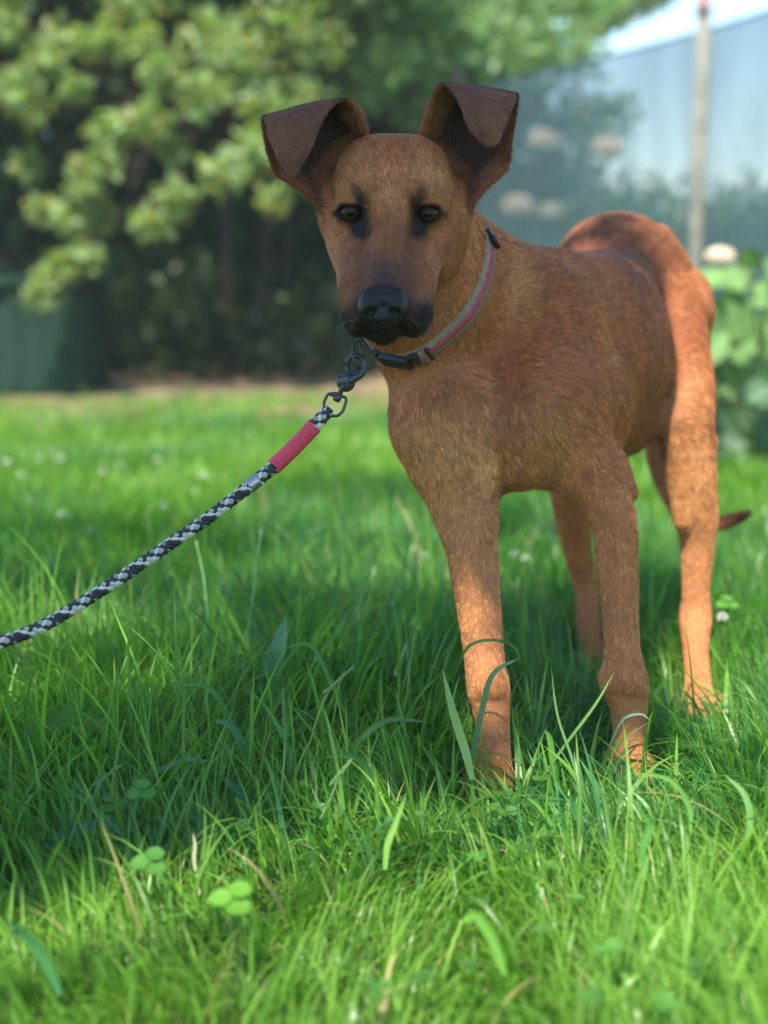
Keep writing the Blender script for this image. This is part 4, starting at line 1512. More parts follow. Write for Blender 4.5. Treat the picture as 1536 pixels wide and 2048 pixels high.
WB = [
    ([(945, 1560, 1.50), (930, 1500, 1.49), (905, 1420, 1.48), (886, 1342, 1.48)], 0.0092, 'pale broad grass blade standing upright in front of the far foreleg', (0.24, 0.40, 0.16)),
    ([(1080, 1560, 1.52), (1130, 1490, 1.50), (1190, 1410, 1.49), (1228, 1345, 1.49)], 0.0030, 'thin straight blade slanting right across the gap between the forelegs', (0.20, 0.36, 0.10)),
    ([(1165, 1600, 1.50), (1145, 1520, 1.49), (1115, 1430, 1.50), (1102, 1332, 1.51)], 0.0028, 'thin pale blade leaning left in the gap between the forelegs', (0.18, 0.34, 0.11)),
    ([(905, 1360, 1.56), (935, 1295, 1.54), (985, 1280, 1.53), (1030, 1295, 1.52), (1042, 1335, 1.52)], 0.0034, 'dark blade arching over the lower part of the far foreleg', (0.045, 0.13, 0.03)),
    ([(935, 1560, 1.55), (960, 1440, 1.54), (985, 1350, 1.53), (1040, 1315, 1.53)], 0.0065, 'blue-green blade curling right across the far foreleg', (0.10, 0.22, 0.12)),
    ([(1120, 1590, 1.52), (1108, 1540, 1.51), (1100, 1480, 1.51), (1090, 1460, 1.51)], 0.0070, 'short bright wide blade between the two front paws', (0.13, 0.33, 0.04)),
    ([(1220, 1490, 1.56), (1245, 1440, 1.54), (1280, 1428, 1.53), (1300, 1440, 1.52)], 0.0028, 'blue-grey blade arching over the near front pastern', (0.15, 0.26, 0.19)),
    ([(1536, 1450, 1.62), (1515, 1405, 1.6), (1495, 1375, 1.6), (1487, 1365, 1.6)], 0.0035, 'stiff pale blade slanting in at the right edge by the hind paw', (0.24, 0.40, 0.14)),
    ([(1480, 1720, 1.34), (1500, 1650, 1.33), (1490, 1590, 1.33), (1450, 1550, 1.34)], 0.0065, 'pale green curved blade near the lower right edge', (0.20, 0.38, 0.12)),
    ([(60, 1705, 1.38), (110, 1680, 1.38), (180, 1650, 1.38), (232, 1630, 1.39)], 0.0115, 'dark blue-green broad blade lying low at the far left', (0.035, 0.12, 0.055)),
    ([(265, 1570, 1.50), (300, 1550, 1.49), (370, 1520, 1.48), (430, 1525, 1.47)], 0.0060, 'blue-green blade arching left to right through the shaded grass', (0.07, 0.19, 0.09)),
    ([(545, 1615, 1.46), (500, 1600, 1.45), (465, 1570, 1.45), (437, 1550, 1.46)], 0.0085, 'dark wide blade lying between longer blades left of the dog', (0.04, 0.13, 0.06)),
    ([(770, 1620, 1.45), (730, 1530, 1.45), (690, 1510, 1.44), (650, 1515, 1.44)], 0.0060, 'blade curving left above the shadow edge in front of the dog', (0.07, 0.2, 0.06)),
    ([(680, 1560, 1.5), (720, 1480, 1.48), (780, 1440, 1.47), (860, 1445, 1.46)], 0.0058, 'long blade arching right in front of the far front paw', (0.06, 0.17, 0.05)),
    ([(480, 1480, 1.6), (440, 1400, 1.58), (405, 1370, 1.57), (362, 1372, 1.56)], 0.0055, 'blade arching left in the middle of the shaded grass', (0.08, 0.22, 0.06)),
    ([(515, 1560, 1.52), (490, 1500, 1.5), (460, 1450, 1.49), (425, 1440, 1.49)], 0.0085, 'broad teal blade bending left in the shaded grass', (0.06, 0.17, 0.09)),
    ([(700, 1450, 1.62), (660, 1360, 1.6), (620, 1290, 1.59), (560, 1300, 1.58)], 0.0050, 'tall thin blade arching left towards the leash', (0.08, 0.22, 0.06)),
    ([(1010, 1950, 1.12), (985, 1880, 1.12), (950, 1830, 1.12), (930, 1850, 1.12)], 0.0080, 'blurred wide blade in the sunlit grass at the bottom centre', (0.17, 0.38, 0.06)),
    ([(120, 1990, 1.10), (90, 1920, 1.1), (50, 1870, 1.1), (10, 1835, 1.1)], 0.0085, 'blurred dark green blade crossing the bottom left corner', (0.06, 0.2, 0.06)),
    ([(395, 1755, 1.32), (388, 1720, 1.32), (390, 1690, 1.32), (385, 1665, 1.32)], 0.0035, 'dry pale stub of a blade at the edge of the sunlit grass', (0.5, 0.45, 0.3)),
    ([(770, 1740, 1.3), (775, 1690, 1.3), (790, 1650, 1.3), (812, 1590, 1.3)], 0.0060, 'bright upright blade where the sunlight meets the shade in front of the dog', (0.22, 0.42, 0.08)),
    ([(1290, 1760, 1.25), (1285, 1700, 1.25), (1300, 1650, 1.25), (1270, 1610, 1.25)], 0.0060, 'wide green blade in the sunlit grass below the near front paw', (0.10, 0.28, 0.05)),
    ([(1375, 1700, 1.35), (1380, 1620, 1.35), (1340, 1560, 1.35), (1260, 1545, 1.36)], 0.0045, 'long arching blade in the sun right of the near front paw', (0.17, 0.36, 0.08)),
]
for a in WB:
    wide_blade(a[0], a[1], a[2], a[3])
wide_blade([(520, 1440, 1.80), (530, 1380, 1.79), (552, 1310, 1.78), (572, 1232, 1.78)], 0.026, 'broad blue-green lance-shaped leaf standing upright below the leash', (0.10, 0.25, 0.15), 'plantain', 'plantain')


def jag_leaf():
    """toothed dandelion leaf lying at the left"""
    n = 22
    p = catmull([P(10, 1500, 1.62), P(70, 1460, 1.60), P(130, 1440, 1.58), P(190, 1462, 1.56)], n)
    V = []
    for i in range(n):
        s_ = i / (n - 1)
        w = 0.020 * math.sin(math.pi * min(1, s_ * 0.9 + 0.08)) ** 0.7 * (1.25 if i % 4 == 2 else 0.55 if i % 4 == 0 else 0.9)
        V += [p[i] + np.array([0.004, 0.3 * w, 0.9 * w]), p[i], p[i] + np.array([-0.004, -0.5 * w, -0.55 * w])]
    f = []
    for i in range(n - 1):
        for j in range(2):
            a = i * 3 + j
            f.append((a, a + 1, a + 4, a + 3))
    o = mesh_obj('dandelion', np.array(V), f, m_leaf, None, cols=colarr(len(V), (0.075, 0.19, 0.02)), origin=p[0])
    props(o, 'toothed dark green dandelion leaf lying flat at the left edge of the grass', 'dandelion')


jag_leaf()


def seed_stem(pts, label, headlen=0.03, col=(0.16, 0.28, 0.10), hcol=(0.17, 0.30, 0.12), r=0.0011):
    p = catmull([P(*q) for q in pts], 20)
    t = empty('grass_stem', p[0], label, 'grass stem')
    v, f = tube(p, np.linspace(r * 1.2, r * 0.7, 20), 6)
    mesh_obj('stalk', v, f, m_leaf, t, cols=colarr(len(v), col))
    if headlen > 0:
        d = nrm(p[-1] - p[-3])
        parts = []
        m = 34
        for i in range(m):
            s_ = i / m
            a = i * 2.4
            side = nrm(np.array([math.cos(a), math.sin(a), 0.0]))
            c = p[-1] - d * headlen * (1 - s_) + side * 0.0018 * (1 - 0.6 * s_)
            ax_z = nrm(d * 1.4 + side * 0.6)
            ax_x = nrm(np.cross(ax_z, (1, 0.2, 0)))
            parts.append(ballmesh(c, (0.0008, 0.0008, 0.0030), 5, 4, axes=np.array([ax_x, np.cross(ax_z, ax_x), ax_z])))
        v, f = join(parts)
        o = mesh_obj('seed_head', v, f, m_leaf, t, cols=colarr(len(v), hcol))
        o['kind'] = 'stuff'
    return t


seed_stem([(425, 1320, 1.95), (418, 1260, 1.95), (408, 1160, 1.95), (392, 1082, 1.95)], 'tall pale bare stem rising below the leash, left one of the pair', 0, (0.20, 0.38, 0.15), r=0.0022)
seed_stem([(493, 1310, 1.95), (500, 1240, 1.95), (512, 1150, 1.95), (522, 1058, 1.95)], 'tall pale bare stem rising below the leash, right one of the pair', 0, (0.20, 0.38, 0.15), r=0.0021)
seed_stem([(555, 1640, 1.44), (565, 1560, 1.44), (570, 1480, 1.45), (566, 1380, 1.45)], 'upright green seed stem in the shaded grass left of the dog', 0.045)
seed_stem([(600, 1560, 1.5), (630, 1450, 1.5), (660, 1380, 1.5), (708, 1333, 1.5)], 'seed stem leaning right with a pale feathery head', 0.04)
seed_stem([(640, 1640, 1.4), (660, 1600, 1.4), (680, 1550, 1.4), (703, 1520, 1.4)], 'short seed head in front of the dog near the shadow edge', 0.03)
seed_stem([(790, 1460, 1.65), (797, 1400, 1.65), (800, 1330, 1.65), (812, 1290, 1.65)], 'pale green seed head just left of the far foreleg', 0.035, hcol=(0.3, 0.42, 0.2))
seed_stem([(800, 1460, 1.66), (812, 1400, 1.66), (820, 1330, 1.66), (828, 1272, 1.66)], 'thin cut stem beside the seed head left of the far foreleg', 0, (0.24, 0.36, 0.14))
seed_stem([(170, 1640, 1.42), (190, 1590, 1.42), (205, 1560, 1.42), (190, 1570, 1.42)], 'drooping seed head low in the grass at the left', 0.03)

m_petal = simple('clover_petal', (0.55, 0.56, 0.47), 0.7, noise=0.2)


def clover_flower(px, py, Z, r, label):
    c = P(px, py, Z)
    root = np.array([c[0], c[1], float(gz(c[0], c[1]))])
    t = empty('clover_flower', root, label, 'flower', 'white clover flowers in the lawn')
    parts = []
    m = 26
    for i in range(m):
        z = 1 - 1.5 * (i + .5) / m
        a = i * 2.4
        q = math.sqrt(max(0, 1 - z * z))
        d = np.array([q * math.cos(a), q * math.sin(a), z])
        ax_x = nrm(np.cross(d, (0.1, 1, 0.2)))
        parts.append(ballmesh(c + d * r * 0.7, (r * 0.14, r * 0.14, r * 0.42), 5, 4, axes=np.array([ax_x, np.cross(d, ax_x), d])))
    v, f = join(parts)
    mesh_obj('flower_head', v, f, m_petal, t)['kind'] = 'stuff'
    v, f = tube(catmull([root, (root + c) / 2 + [0.004, 0, 0], c], 6), 0.0012, 5)
    mesh_obj('stalk', v, f, m_leaf, t, cols=colarr(len(v), (0.10, 0.2, 0.05)))


for px, py, lab in [
    (12, 925, 'white clover flower in the sunlit grass against the left edge'),
    (42, 950, 'white clover flower just below the one at the left edge'),
    (78, 918, 'white clover flower, second of the row across the sunlit grass from the left edge'),
    (122, 918, 'faint white clover flower in the sunlit grass above the shaded ones at the left'),
    (205, 945, 'small pale clover flower in the middle of the sunlit strip at the left'),
    (315, 920, 'white clover flower in the sunlit grass above the middle of the leash'),
    (240, 930, 'pale clover flower left of the one above the middle of the leash'),
    (125, 1030, 'round white clover flower in shaded grass, left of the widest flower'),
    (182, 1062, 'widest white clover flower, in the shaded grass above the leash'),
    (327, 1015, 'clover flower above the leash where it passes the tall pale stems'),
    (408, 950, 'faint white clover flower between the leash and the sunlit strip'),
    (42, 1040, 'dim white clover flower low in the shaded grass near the left edge'),
    (1030, 1110, 'white clover flower between the forelegs behind the dog'),
    (1052, 1118, 'second white clover flower between the forelegs, the lower right one'),
    (848, 1112, 'faint white clover flower just left of the far foreleg'),
    (1445, 1235, 'small pale clover flower right of the hind leg'),
]:
    h_ = rng.uniform(0.07, 0.11)
    clover_flower(px, py, pz(px, py, h_), rng.uniform(.006, .010) if py < 1100 else 0.0075, lab)

def clover_cover(n):
    x, y = scatter(n, 0.78, 3.4, 0.2)
    ok = (noise2(x, y, 2.6, 21) > 0.50)
    for (a, b_) in PW:
        ok &= (x - a) ** 2 + (y - b_) ** 2 > 0.05 ** 2
    x, y = x[ok], y[ok]
    V, Fc, C_ = [], [], []
    o = 0
    for i in range(len(x)):
        h = rng.uniform(0.030, 0.062); r = rng.uniform(0.004, 0.0070)
        c = np.array([x[i], y[i], float(gz(x[i], y[i])) + h])
        col = np.array([0.075, 0.20, 0.035]) * rng.uniform(0.7, 1.35)
        a0 = rng.uniform(0, 6)
        for k in range(3):
            a = a0 + k * 2.094
            d = np.array([math.cos(a), math.sin(a), rng.uniform(-.1, .25)]) * r
            v, f = disc_leaf(c + d, r, np.array([0, 0, 1]) + rng.normal(0, .25, 3) - d * 10 / max(r * 10, .01) * 0.2, a, ring=8)
            V.append(v); Fc += [tuple(int(q) + o for q in t_) for t_ in f]; C_.append(colarr(len(v), col)); o += len(v)
    ob = mesh_obj('clover_cover', np.vstack(V), Fc, m_leaf, None, cols=np.vstack(C_))
    props(ob, 'small clover leaves scattered through the lawn', kind='stuff')


clover_cover(600)

# ------------------------------------------------------------------ shrubs and trees
m_bush = leafy('bush_leaf', 0.42, 0.38, 0.5)
m_bark = simple('bark', (0.045, 0.033, 0.024), 0.9, noise=0.4, scale=25, bump=0.8)


def leaf_cloud(c, n, size, cols, flat=0.5, nseg=1):
    """n pointed leaves centred at points c (n,3): 2 quads each, folded"""
    d = nrm(rng.normal(size=(n, 3)) + np.array([0, 0, -0.35]))       # pointing direction
    up = nrm(rng.normal(size=(n, 3)) * 0.7 + np.array([-0.15, -0.25, 0.9]))
    s_ = nrm(np.cross(d, up))
    up = np.cross(s_, d)
    L_ = size * rng.uniform(0.65, 1.3, n)[:, None]
    W = L_ * rng.uniform(0.28, 0.40, n)[:, None]
    v = np.stack([c, c + d * L_ * .5 + s_ * W + up * W * .25, c + d * L_, c + d * L_ * .5 - s_ * W + up * W * .25, c + d * L_ * .45], 1).reshape(-1, 3)
    b0 = np.arange(n)[:, None] * 5
    f = np.concatenate([b0 + np.array([[0, 1, 4]]), b0 + np.array([[1, 2, 4]]), b0 + np.array([[2, 3, 4]]), b0 + np.array([[3, 0, 4]])], 0)
    return v, f, np.repeat(cols, 5, 0)


def clumps(cs, per, size, base, var=0.3, yellow=0.1, shell=True):
    """cs: list of (centre xyz, radius xyz)"""
    V, Fc, C_ = [], [], []
    o = 0
    for (c, r) in cs:
        n = per if np.isscalar(per) else int(rng.integers(*per))
        d = nrm(rng.normal(size=(n, 3)))
        q = rng.random(n)[:, None] ** (0.45 if shell else 0.6)
        pts = np.asarray(c) + d * q * np.asarray(r)
        k = rng.uniform(1 - var, 1 + var, (n, 1))
        col = np.array(base) * k
        ye = rng.random((n, 1)) < yellow
        col = np.where(ye, np.array([0.24, 0.24, 0.05]) * k, col)
        v, f, cc = leaf_cloud(pts, n, size, col)
        V.append(v); Fc.append(f + o); C_.append(cc); o += len(v)
    return np.vstack(V), np.vstack(Fc), np.vstack(C_)


def limb(a, b, r0, r1, sag=0.0, n=12, wob=0.06):
    a, b = np.asarray(a, float), np.asarray(b, float)
    m1 = a * .67 + b * .33 + rng.normal(0, wob, 3) + [0, 0, sag]
    m2 = a * .33 + b * .67 + rng.normal(0, wob, 3) + [0, 0, sag]
    p = catmull([a, m1, m2, b], n)
    return tube(p, np.linspace(r0, r1, n), 7, caps=False), p


def tree(name, label, cat, root, trunk_h, r, cs, per, size, base, yellow=0.1, gaps=None, group=None, stems=1):
    t = empty(name, root, label, cat, group)
    root = np.asarray(root, float)
    parts = []
    top = root + [0, 0, trunk_h]
    for s_ in range(stems):
        off = rng.normal(0, 0.12, 3) * (stems > 1); off[2] = 0
        (vf, p) = limb(root + off, top + off * 3, r, r * 0.6, 0, 12, 0.05)
        parts.append(vf)
    v, f = join(parts)
    mesh_obj('trunk', v, f, m_bark, t)
    parts = []
    for (c, rr) in cs:
        (vf, p) = limb(top + rng.normal(0, 0.05, 3) - [0, 0, trunk_h * 0.25 * rng.random()], c, max(r * 0.28, 0.008), 0.004, 0.12, 10, 0.08)
        parts.append(vf)
    v, f = join(parts)
    o = mesh_obj('branches', v, f, m_bark, t)
    o['kind'] = 'stuff'
    v, f, cc = clumps(cs, per, size, base, yellow=yellow)
    if gaps:
        # openings in the canopy through which the sun reaches the ground
        c = v.reshape(-1, 5, 3).mean(1)
        sv_ = np.array(SUN)
        keep = np.ones(len(c), bool)
        for (q, rad) in gaps:
            rel = c - q
            al = rel @ sv_
            d = np.linalg.norm(rel - al[:, None] * sv_, axis=1)
            keep &= ~((d < rad + 0.015) & (al > 0))
        for (q, rad) in SHADED:
            rel = c - q
            d = np.linalg.norm(rel - (rel @ sv_)[:, None] * sv_, axis=1)
            keep |= d < rad
        v = v.reshape(-1, 5, 3)[keep].reshape(-1, 3)
        cc = cc.reshape(-1, 5, 3)[keep].reshape(-1, 3)
        b0 = np.arange(keep.sum())[:, None] * 5
        f = np.concatenate([b0 + np.array([[0, 1, 4]]), b0 + np.array([[1, 2, 4]]), b0 + np.array([[2, 3, 4]]), b0 + np.array([[3, 0, 4]])], 0)
    mesh_obj('crown', v, f, m_bush, t, cols=cc, smooth=False)
    return t


def PC(px, py, Z, r, ry=None):
    rm = Rm(r, Z)
    return (P(px, py, Z), (rm, rm * 0.9, Rm(ry, Z) if ry else rm))


# the shrub with drooping sprays over the left of the lawn
sprays = []
for line in (
    [(700, -60, 7.3, 90), (560, 30, 7.0, 80), (470, 110, 6.9, 70), (400, 190, 6.8, 60), (330, 150, 6.8, 55)],
    [(480, 130, 7.0, 80), (530, 230, 6.9, 60), (500, 300, 6.8, 55), (440, 350, 6.75, 45), (350, 400, 6.7, 42), (300, 450, 6.7, 26)],
    [(330, -30, 7.1, 80), (250, 20, 7.0, 60), (290, 90, 6.9, 42), (200, 80, 6.9, 45)],
    [(400, 180, 7.0, 40), (300, 240, 6.8, 46), (230, 260, 6.7, 55), (200, 330, 6.6, 42), (170, 380, 6.6, 38), (140, 440, 6.6, 34)],
    [(200, 430, 6.7, 26), (170, 510, 6.6, 32), (120, 540, 6.6, 34), (85, 590, 6.6, 26)],
    [(120, 80, 7.0, 45), (90, 130, 6.9, 40), (40, 170, 6.9, 40), (60, 210, 6.9, 36), (150, 175, 6.9, 26)],
    [(30, -30, 7.0, 60), (10, 60, 6.9, 34), (0, 180, 7.0, 40)],
    [(560, 330, 6.9, 36), (545, 400, 6.8, 26), (600, 350, 7.0, 40)],
    [(620, 90, 7.2, 80), (600, 200, 7.1, 60), (640, 260, 7.1, 60)],
    [(420, 60, 7.0, 60), (350, 300, 7.0, 30), (80, 420, 7.0, 20), (60, 330, 7.1, 26)],
):
    for q in line:
        sprays.append(PC(q[0], q[1], q[2], q[3], q[3] * 0.85))
tree('leafy_shrub', 'arching leafy shrub with sunlit drooping sprays above the dark hollow at the left', 'shrub', (-0.9, 9.0, 0), 1.7, 0.04, sprays, (90, 130), 0.066, (0.23, 0.32, 0.12), 0.26, stems=3)
cs = [PC(760, 60, 7.9, 110), (P(860, 100, 8.1), (.3, .3, .22)), PC(960, 60, 8.3, 100), PC(800, -70, 8.0, 120), PC(1010, 120, 8.5, 60), PC(930, 150, 8.4, 60), PC(840, 190, 8.2, 70), PC(720, 170, 7.9, 60), PC(700, 50, 7.8, 60), PC(1070, 90, 8.6, 70), PC(1150, 100, 8.9, 60), PC(1060, 0, 8.6, 60), PC(760, 130, 7.8, 70), PC(900, 30, 8.0, 80), PC(1180, 40, 9.0, 50), PC(1235, 15, 9.1, 45), PC(1290, -15, 9.2, 45), PC(1140, -10, 9.0, 50), PC(1330, -30, 9.2, 30)]
tree('bushy_tree', 'pale green bushy tree behind the ears of the dog, left of the fence', 'tree', (0.45, 8.8, 0), 1.3, 0.07, cs, (260, 340), 0.070, (0.22, 0.34, 0.15), 0.03)
# darker mass behind them
cs = []
for i in range(27):
    x = -5 + i * 0.22
    for z in (0.5, 1.2, 1.9, 2.6, 3.3):
        cs.append(((x + rng.normal(0, .1), 9.6 + rng.normal(0, .25), z + rng.normal(0, .12)), (.34, .30, .42)))
for i in range(20):
    for z in (0.5, 1.2, 1.9):
        cs.append(((-5 + i * 0.3, 10.3, z), (.40, .3, .45)))
v, f, cc = clumps(cs, 260, 0.15, (0.050, 0.120, 0.040), yellow=0.0)
hedge = empty('hedge', (-1.5, 9.6, 0), 'tall dark green hedge closing the garden behind the shrub', 'hedge')
mesh_obj('foliage', v, f, m_bush, hedge, cols=cc, smooth=False)
# overhead mass of the shrub, which keeps its hollow dark
cs = []
for i in range(84):
    cs.append(((rng.uniform(-4.2, 0.3), rng.uniform(7.3, 9.4), rng.uniform(1.9, 3.2)), (.38, .38, .28)))
tree('spreading_tree', 'broad tree whose dark canopy roofs the hollow behind the drooping shrub', 'tree', (-2.6, 9.1, 0), 1.9, 0.09, cs, 230, 0.09, (0.05, 0.11, 0.028), 0.02)
cs = []
for i in range(26):
    x = -4.6 + i * 0.21
    cs.append(((x, 8.5 + rng.normal(0, .25), rng.uniform(.10, 0.55)), (.30, .25, .34)))
v, f, cc = clumps(cs, 170, 0.08, (0.055, 0.085, 0.030), yellow=0.03)
lowp = empty('low_shrubs', (-1.9, 8.6, 0), 'low shady undergrowth in the hollow below the canopy', 'undergrowth')
mesh_obj('foliage', v, f, m_bush, lowp, cols=cc, smooth=False)

# dark green compost bin in the shade at the left
def compost_bin():
    c = np.array([-1.82, 7.25, 0.0])
    t = empty('compost_bin', c, 'dark green ribbed garden bin in the shade at the left edge', 'bin')
    m = simple('green_plastic', (0.016, 0.042, 0.028), 0.85, noise=0.15, scale=4, spec=0.12)
    H, W, Dp = 0.50, 0.86, 0.7
    v, f = box(c + [0, 0, H / 2 + .02], (W, Dp, H), bev=0.02)
    mesh_obj('body', v, f, m, t, smooth=False)
    for i in range(7):
        v, f = box(c + [-W / 2 + 0.08 + i * (W - .16) / 6, -Dp / 2 - 0.006, H / 2], (0.035, 0.016, H - 0.12), bev=0.004)
        mesh_obj('rib', v, f, m, t, smooth=False)
    v, f = box(c + [0, 0, H + 0.045], (W + .06, Dp + .06, 0.05), bev=0.015)
    mesh_obj('lid', v, f, m, t, smooth=False)
    v, f = box(c + [0, -Dp / 2 - .03, H + 0.03], (0.16, 0.03, 0.03), bev=0.006)
    mesh_obj('handle', v, f, m, t, smooth=False)


compost_bin()

# ------------------------------------------------------------------ net fence
FA, FB = np.array([-0.15, 9.88]), np.array([2.75, 2.84])
fdir = (FB - FA) / np.linalg.norm(FB - FA)
FL = np.linalg.norm(FB - FA)
FH = 1.56
fence = empty('net_fence', (FA[0], FA[1], 0), 'tall blue-green windbreak net fence with a pale post, running back on the right', 'fence')


def FP(s_, z, o=0.0):
    return np.array([FA[0] + fdir[0] * s_ - fdir[1] * o, FA[1] + fdir[1] * s_ + fdir[0] * o, z])


def sheet():
    ns, nz = 120, 26
    V = np.zeros((ns, nz, 3))
    for i in range(ns):
        s_ = FL * i / (ns - 1)
        for j in range(nz):
            z = FH * j / (nz - 1)
            sag = 0.025 * abs(math.sin(s_ / 2.35 * math.pi)) * (j / (nz - 1))
            V[i, j] = FP(s_, 0.02 + z - sag, 0.02 * math.sin(s_ * 5 + z * 3) * math.sin(z / FH * math.pi))
    I, J = np.meshgrid(np.arange(ns - 1), np.arange(nz - 1), indexing='ij')
    f = np.stack([I * nz + J, (I + 1) * nz + J, (I + 1) * nz + J + 1, I * nz + J + 1], -1).reshape(-1, 4)
    m, nt, N, L, b = new_mat('shade_net')
    b.inputs['Base Color'].default_value = (0.080, 0.155, 0.175, 1)
    b.inputs['Roughness'].default_value = 0.6
    tr = N.new('ShaderNodeBsdfTransparent')
    tl = N.new('ShaderNodeBsdfTranslucent'); tl.inputs['Color'].default_value = (0.14, 0.26, 0.36, 1)
    m1 = N.new('ShaderNodeMixShader'); m1.inputs[0].default_value = 0.35
    L.new(b.outputs[0], m1.inputs[1]); L.new(tl.outputs[0], m1.inputs[2])
    tc = N.new('ShaderNodeTexCoord')
    nz_ = N.new('ShaderNodeTexNoise'); nz_.inputs['Scale'].default_value = 1.0; nz_.inputs['Detail'].default_value = 4
    mp_ = N.new('ShaderNodeMapping'); mp_.inputs['Scale'].default_value = (5, 5, 1.2)
    L.new(tc.outputs['Object'], mp_.inputs['Vector']); L.new(mp_.outputs[0], nz_.inputs['Vector'])
    mr = N.new('ShaderNodeMapRange')
    mr.inputs['From Min'].default_value = 0.3; mr.inputs['From Max'].default_value = 0.7
    mr.inputs['To Min'].default_value = 0.50; mr.inputs['To Max'].default_value = 0.70
    L.new(nz_.outputs[0], mr.inputs['Value'])
    m2 = N.new('ShaderNodeMixShader')
    L.new(mr.outputs[0], m2.inputs[0]); L.new(tr.outputs[0], m2.inputs[1]); L.new(m1.outputs[0], m2.inputs[2])
    L.new(m2.outputs[0], N['Material Output'].inputs['Surface'])
    mesh_obj('shade_net', V.reshape(-1, 3), f, m, fence)


sheet()
m_wire = simple('green_wire', (0.09, 0.17, 0.17), 0.5, noise=0.1)
parts = []
step = 0.045
for sgn in (1, -1):
    k = -int(FH / step) - 1
    while k * step < FL + FH:
        s0_ = k * step
        a_, b_ = (s0_, 0.02), (s0_ + FH, FH)
        if sgn < 0:
            a_, b_ = (s0_, FH), (s0_ + FH, 0.02)
        t0 = max(0, (0 - a_[0]) / FH); t1 = min(1, (FL - a_[0]) / FH)
        if t1 > t0 + 0.01:
            pa = FP(a_[0] + FH * t0, a_[1] + (b_[1] - a_[1]) * t0, -0.03)
            pb_ = FP(a_[0] + FH * t1, a_[1] + (b_[1] - a_[1]) * t1, -0.03)
            parts.append(tube(np.array([pa, (pa + pb_) / 2, pb_]), 0.0017, 4, caps=False))
        k += 1
v, f = join(parts)
mesh_obj('wire_mesh', v, f, m_wire, fence)['kind'] = 'stuff'
m_post = simple('pale_wood_post', (0.20, 0.20, 0.165), 0.85, noise=0.3, scale=12, bump=0.5)
m_red = simple('red_paint', (0.30, 0.18, 0.16), 0.7)
s_post = (1.335 - FA[0]) / fdir[0]
for s_ in (s_post - 4.7, s_post - 2.35, s_post, s_post + 2.35):
    if not 0 <= s_ <= FL: continue
    p0 = FP(s_, -0.1, -0.045)
    v, f = tube(np.array([p0, p0 + [0, 0, .8], p0 + [0.0, 0, 1.79]]), 0.030, 10)
    o = mesh_obj('post', v, f, m_post, fence)
    v, f = tube(np.array([p0 + [0, 0, 1.70], p0 + [0, 0, 1.78]]), 0.031, 10)
    mesh_obj('painted_cap', v, f, m_red, fence)
v, f = tube(np.array([FP(s_, FH + 0.02 - 0.02 * abs(math.sin(s_ / 2.35 * math.pi)), 0.0) for s_ in np.linspace(0, FL, 60)]), 0.007, 6)
mesh_obj('top_cord', v, f, simple('blue_cord', (0.04, 0.10, 0.14), 0.5), fence)

# hydrangea-like plants behind the net: pale heads and loose green
m_flow = simple('dried_flower', (0.70, 0.56, 0.42), 0.8, noise=0.2)


def flower_shrub(root, heads, cs, per, label, base=(0.085, 0.17, 0.05), size=0.07):
    t = empty('flowering_shrub', root, label, 'shrub')
    parts = []
    for (c, r) in list(cs) + [(h[0], 0) for h in heads]:
        (vf, p) = limb(np.asarray(root, float), c, 0.012, 0.004, 0.05, 8, 0.03)
        parts.append(vf)
    v, f = join(parts)
    mesh_obj('stems', v, f, m_bark, t)['kind'] = 'stuff'
    v, f, cc = clumps(cs, per, size, base, yellow=0.03)
    mesh_obj('crown', v, f, m_bush, t, cols=cc, smooth=False)
    for (c, r) in heads:
        pr = []
        for i in range(46):
            z = 1 - 1.6 * (i + .5) / 46; a = i * 2.4; q = math.sqrt(max(0, 1 - z * z))
            d = np.array([q * math.cos(a), q * math.sin(a), z * .75])
            pr.append(ballmesh(np.asarray(c) + d * r * .8, (r * .24, r * .24, r * .14), 5, 4))
        v, f = join(pr)
        mesh_obj('flower_head', v, f, m_flow, t)['kind'] = 'stuff'
    return t


flower_shrub((0.95, 9.2, 0), [(P(1085, 285, 8.6), .10), (P(1215, 300, 8.5), .10), (P(1035, 415, 8.6), .10), (P(1100, 425, 8.6), .07)],
             [(P(x, y, 9.1), (.26, .26, .24)) for x, y in ((1040, 480), (1120, 500), (1200, 480), (1100, 400), (1050, 340), (1180, 400), (1010, 300), (1250, 520), (1130, 330), (1200, 230), (1290, 420), (1080, 230), (1150, 260))], 220,
             'flowering shrub with pale dried heads seen through the net fence')
cs = [((x, 10.4 + rng.normal(0, .3), z), (.4, .35, .32)) for x in np.arange(-0.2, 4.2, 0.3) for z in (0.3, 0.75, 1.2 - 0.12 * x)]
tree('back_bush', 'green bush growing beyond the net fence', 'bush', (1.0, 10.4, 0), 0.6, 0.03, cs, 150, 0.09, (0.07, 0.14, 0.04), 0.02, stems=3)
# far houses of the neighbourhood hedge, low and pale behind the net
cs = [((x, 16 + rng.normal(0, .4), z), (.9, .7, .5)) for x in np.arange(0, 12, 0.8) for z in (0.4, 1.0)]
tree('far_bush', 'distant low bush line on the right, beyond the net fence', 'bush', (5, 16, 0), 0.8, 0.06, cs, 180, 0.14, (0.07, 0.13, 0.06), 0.02)

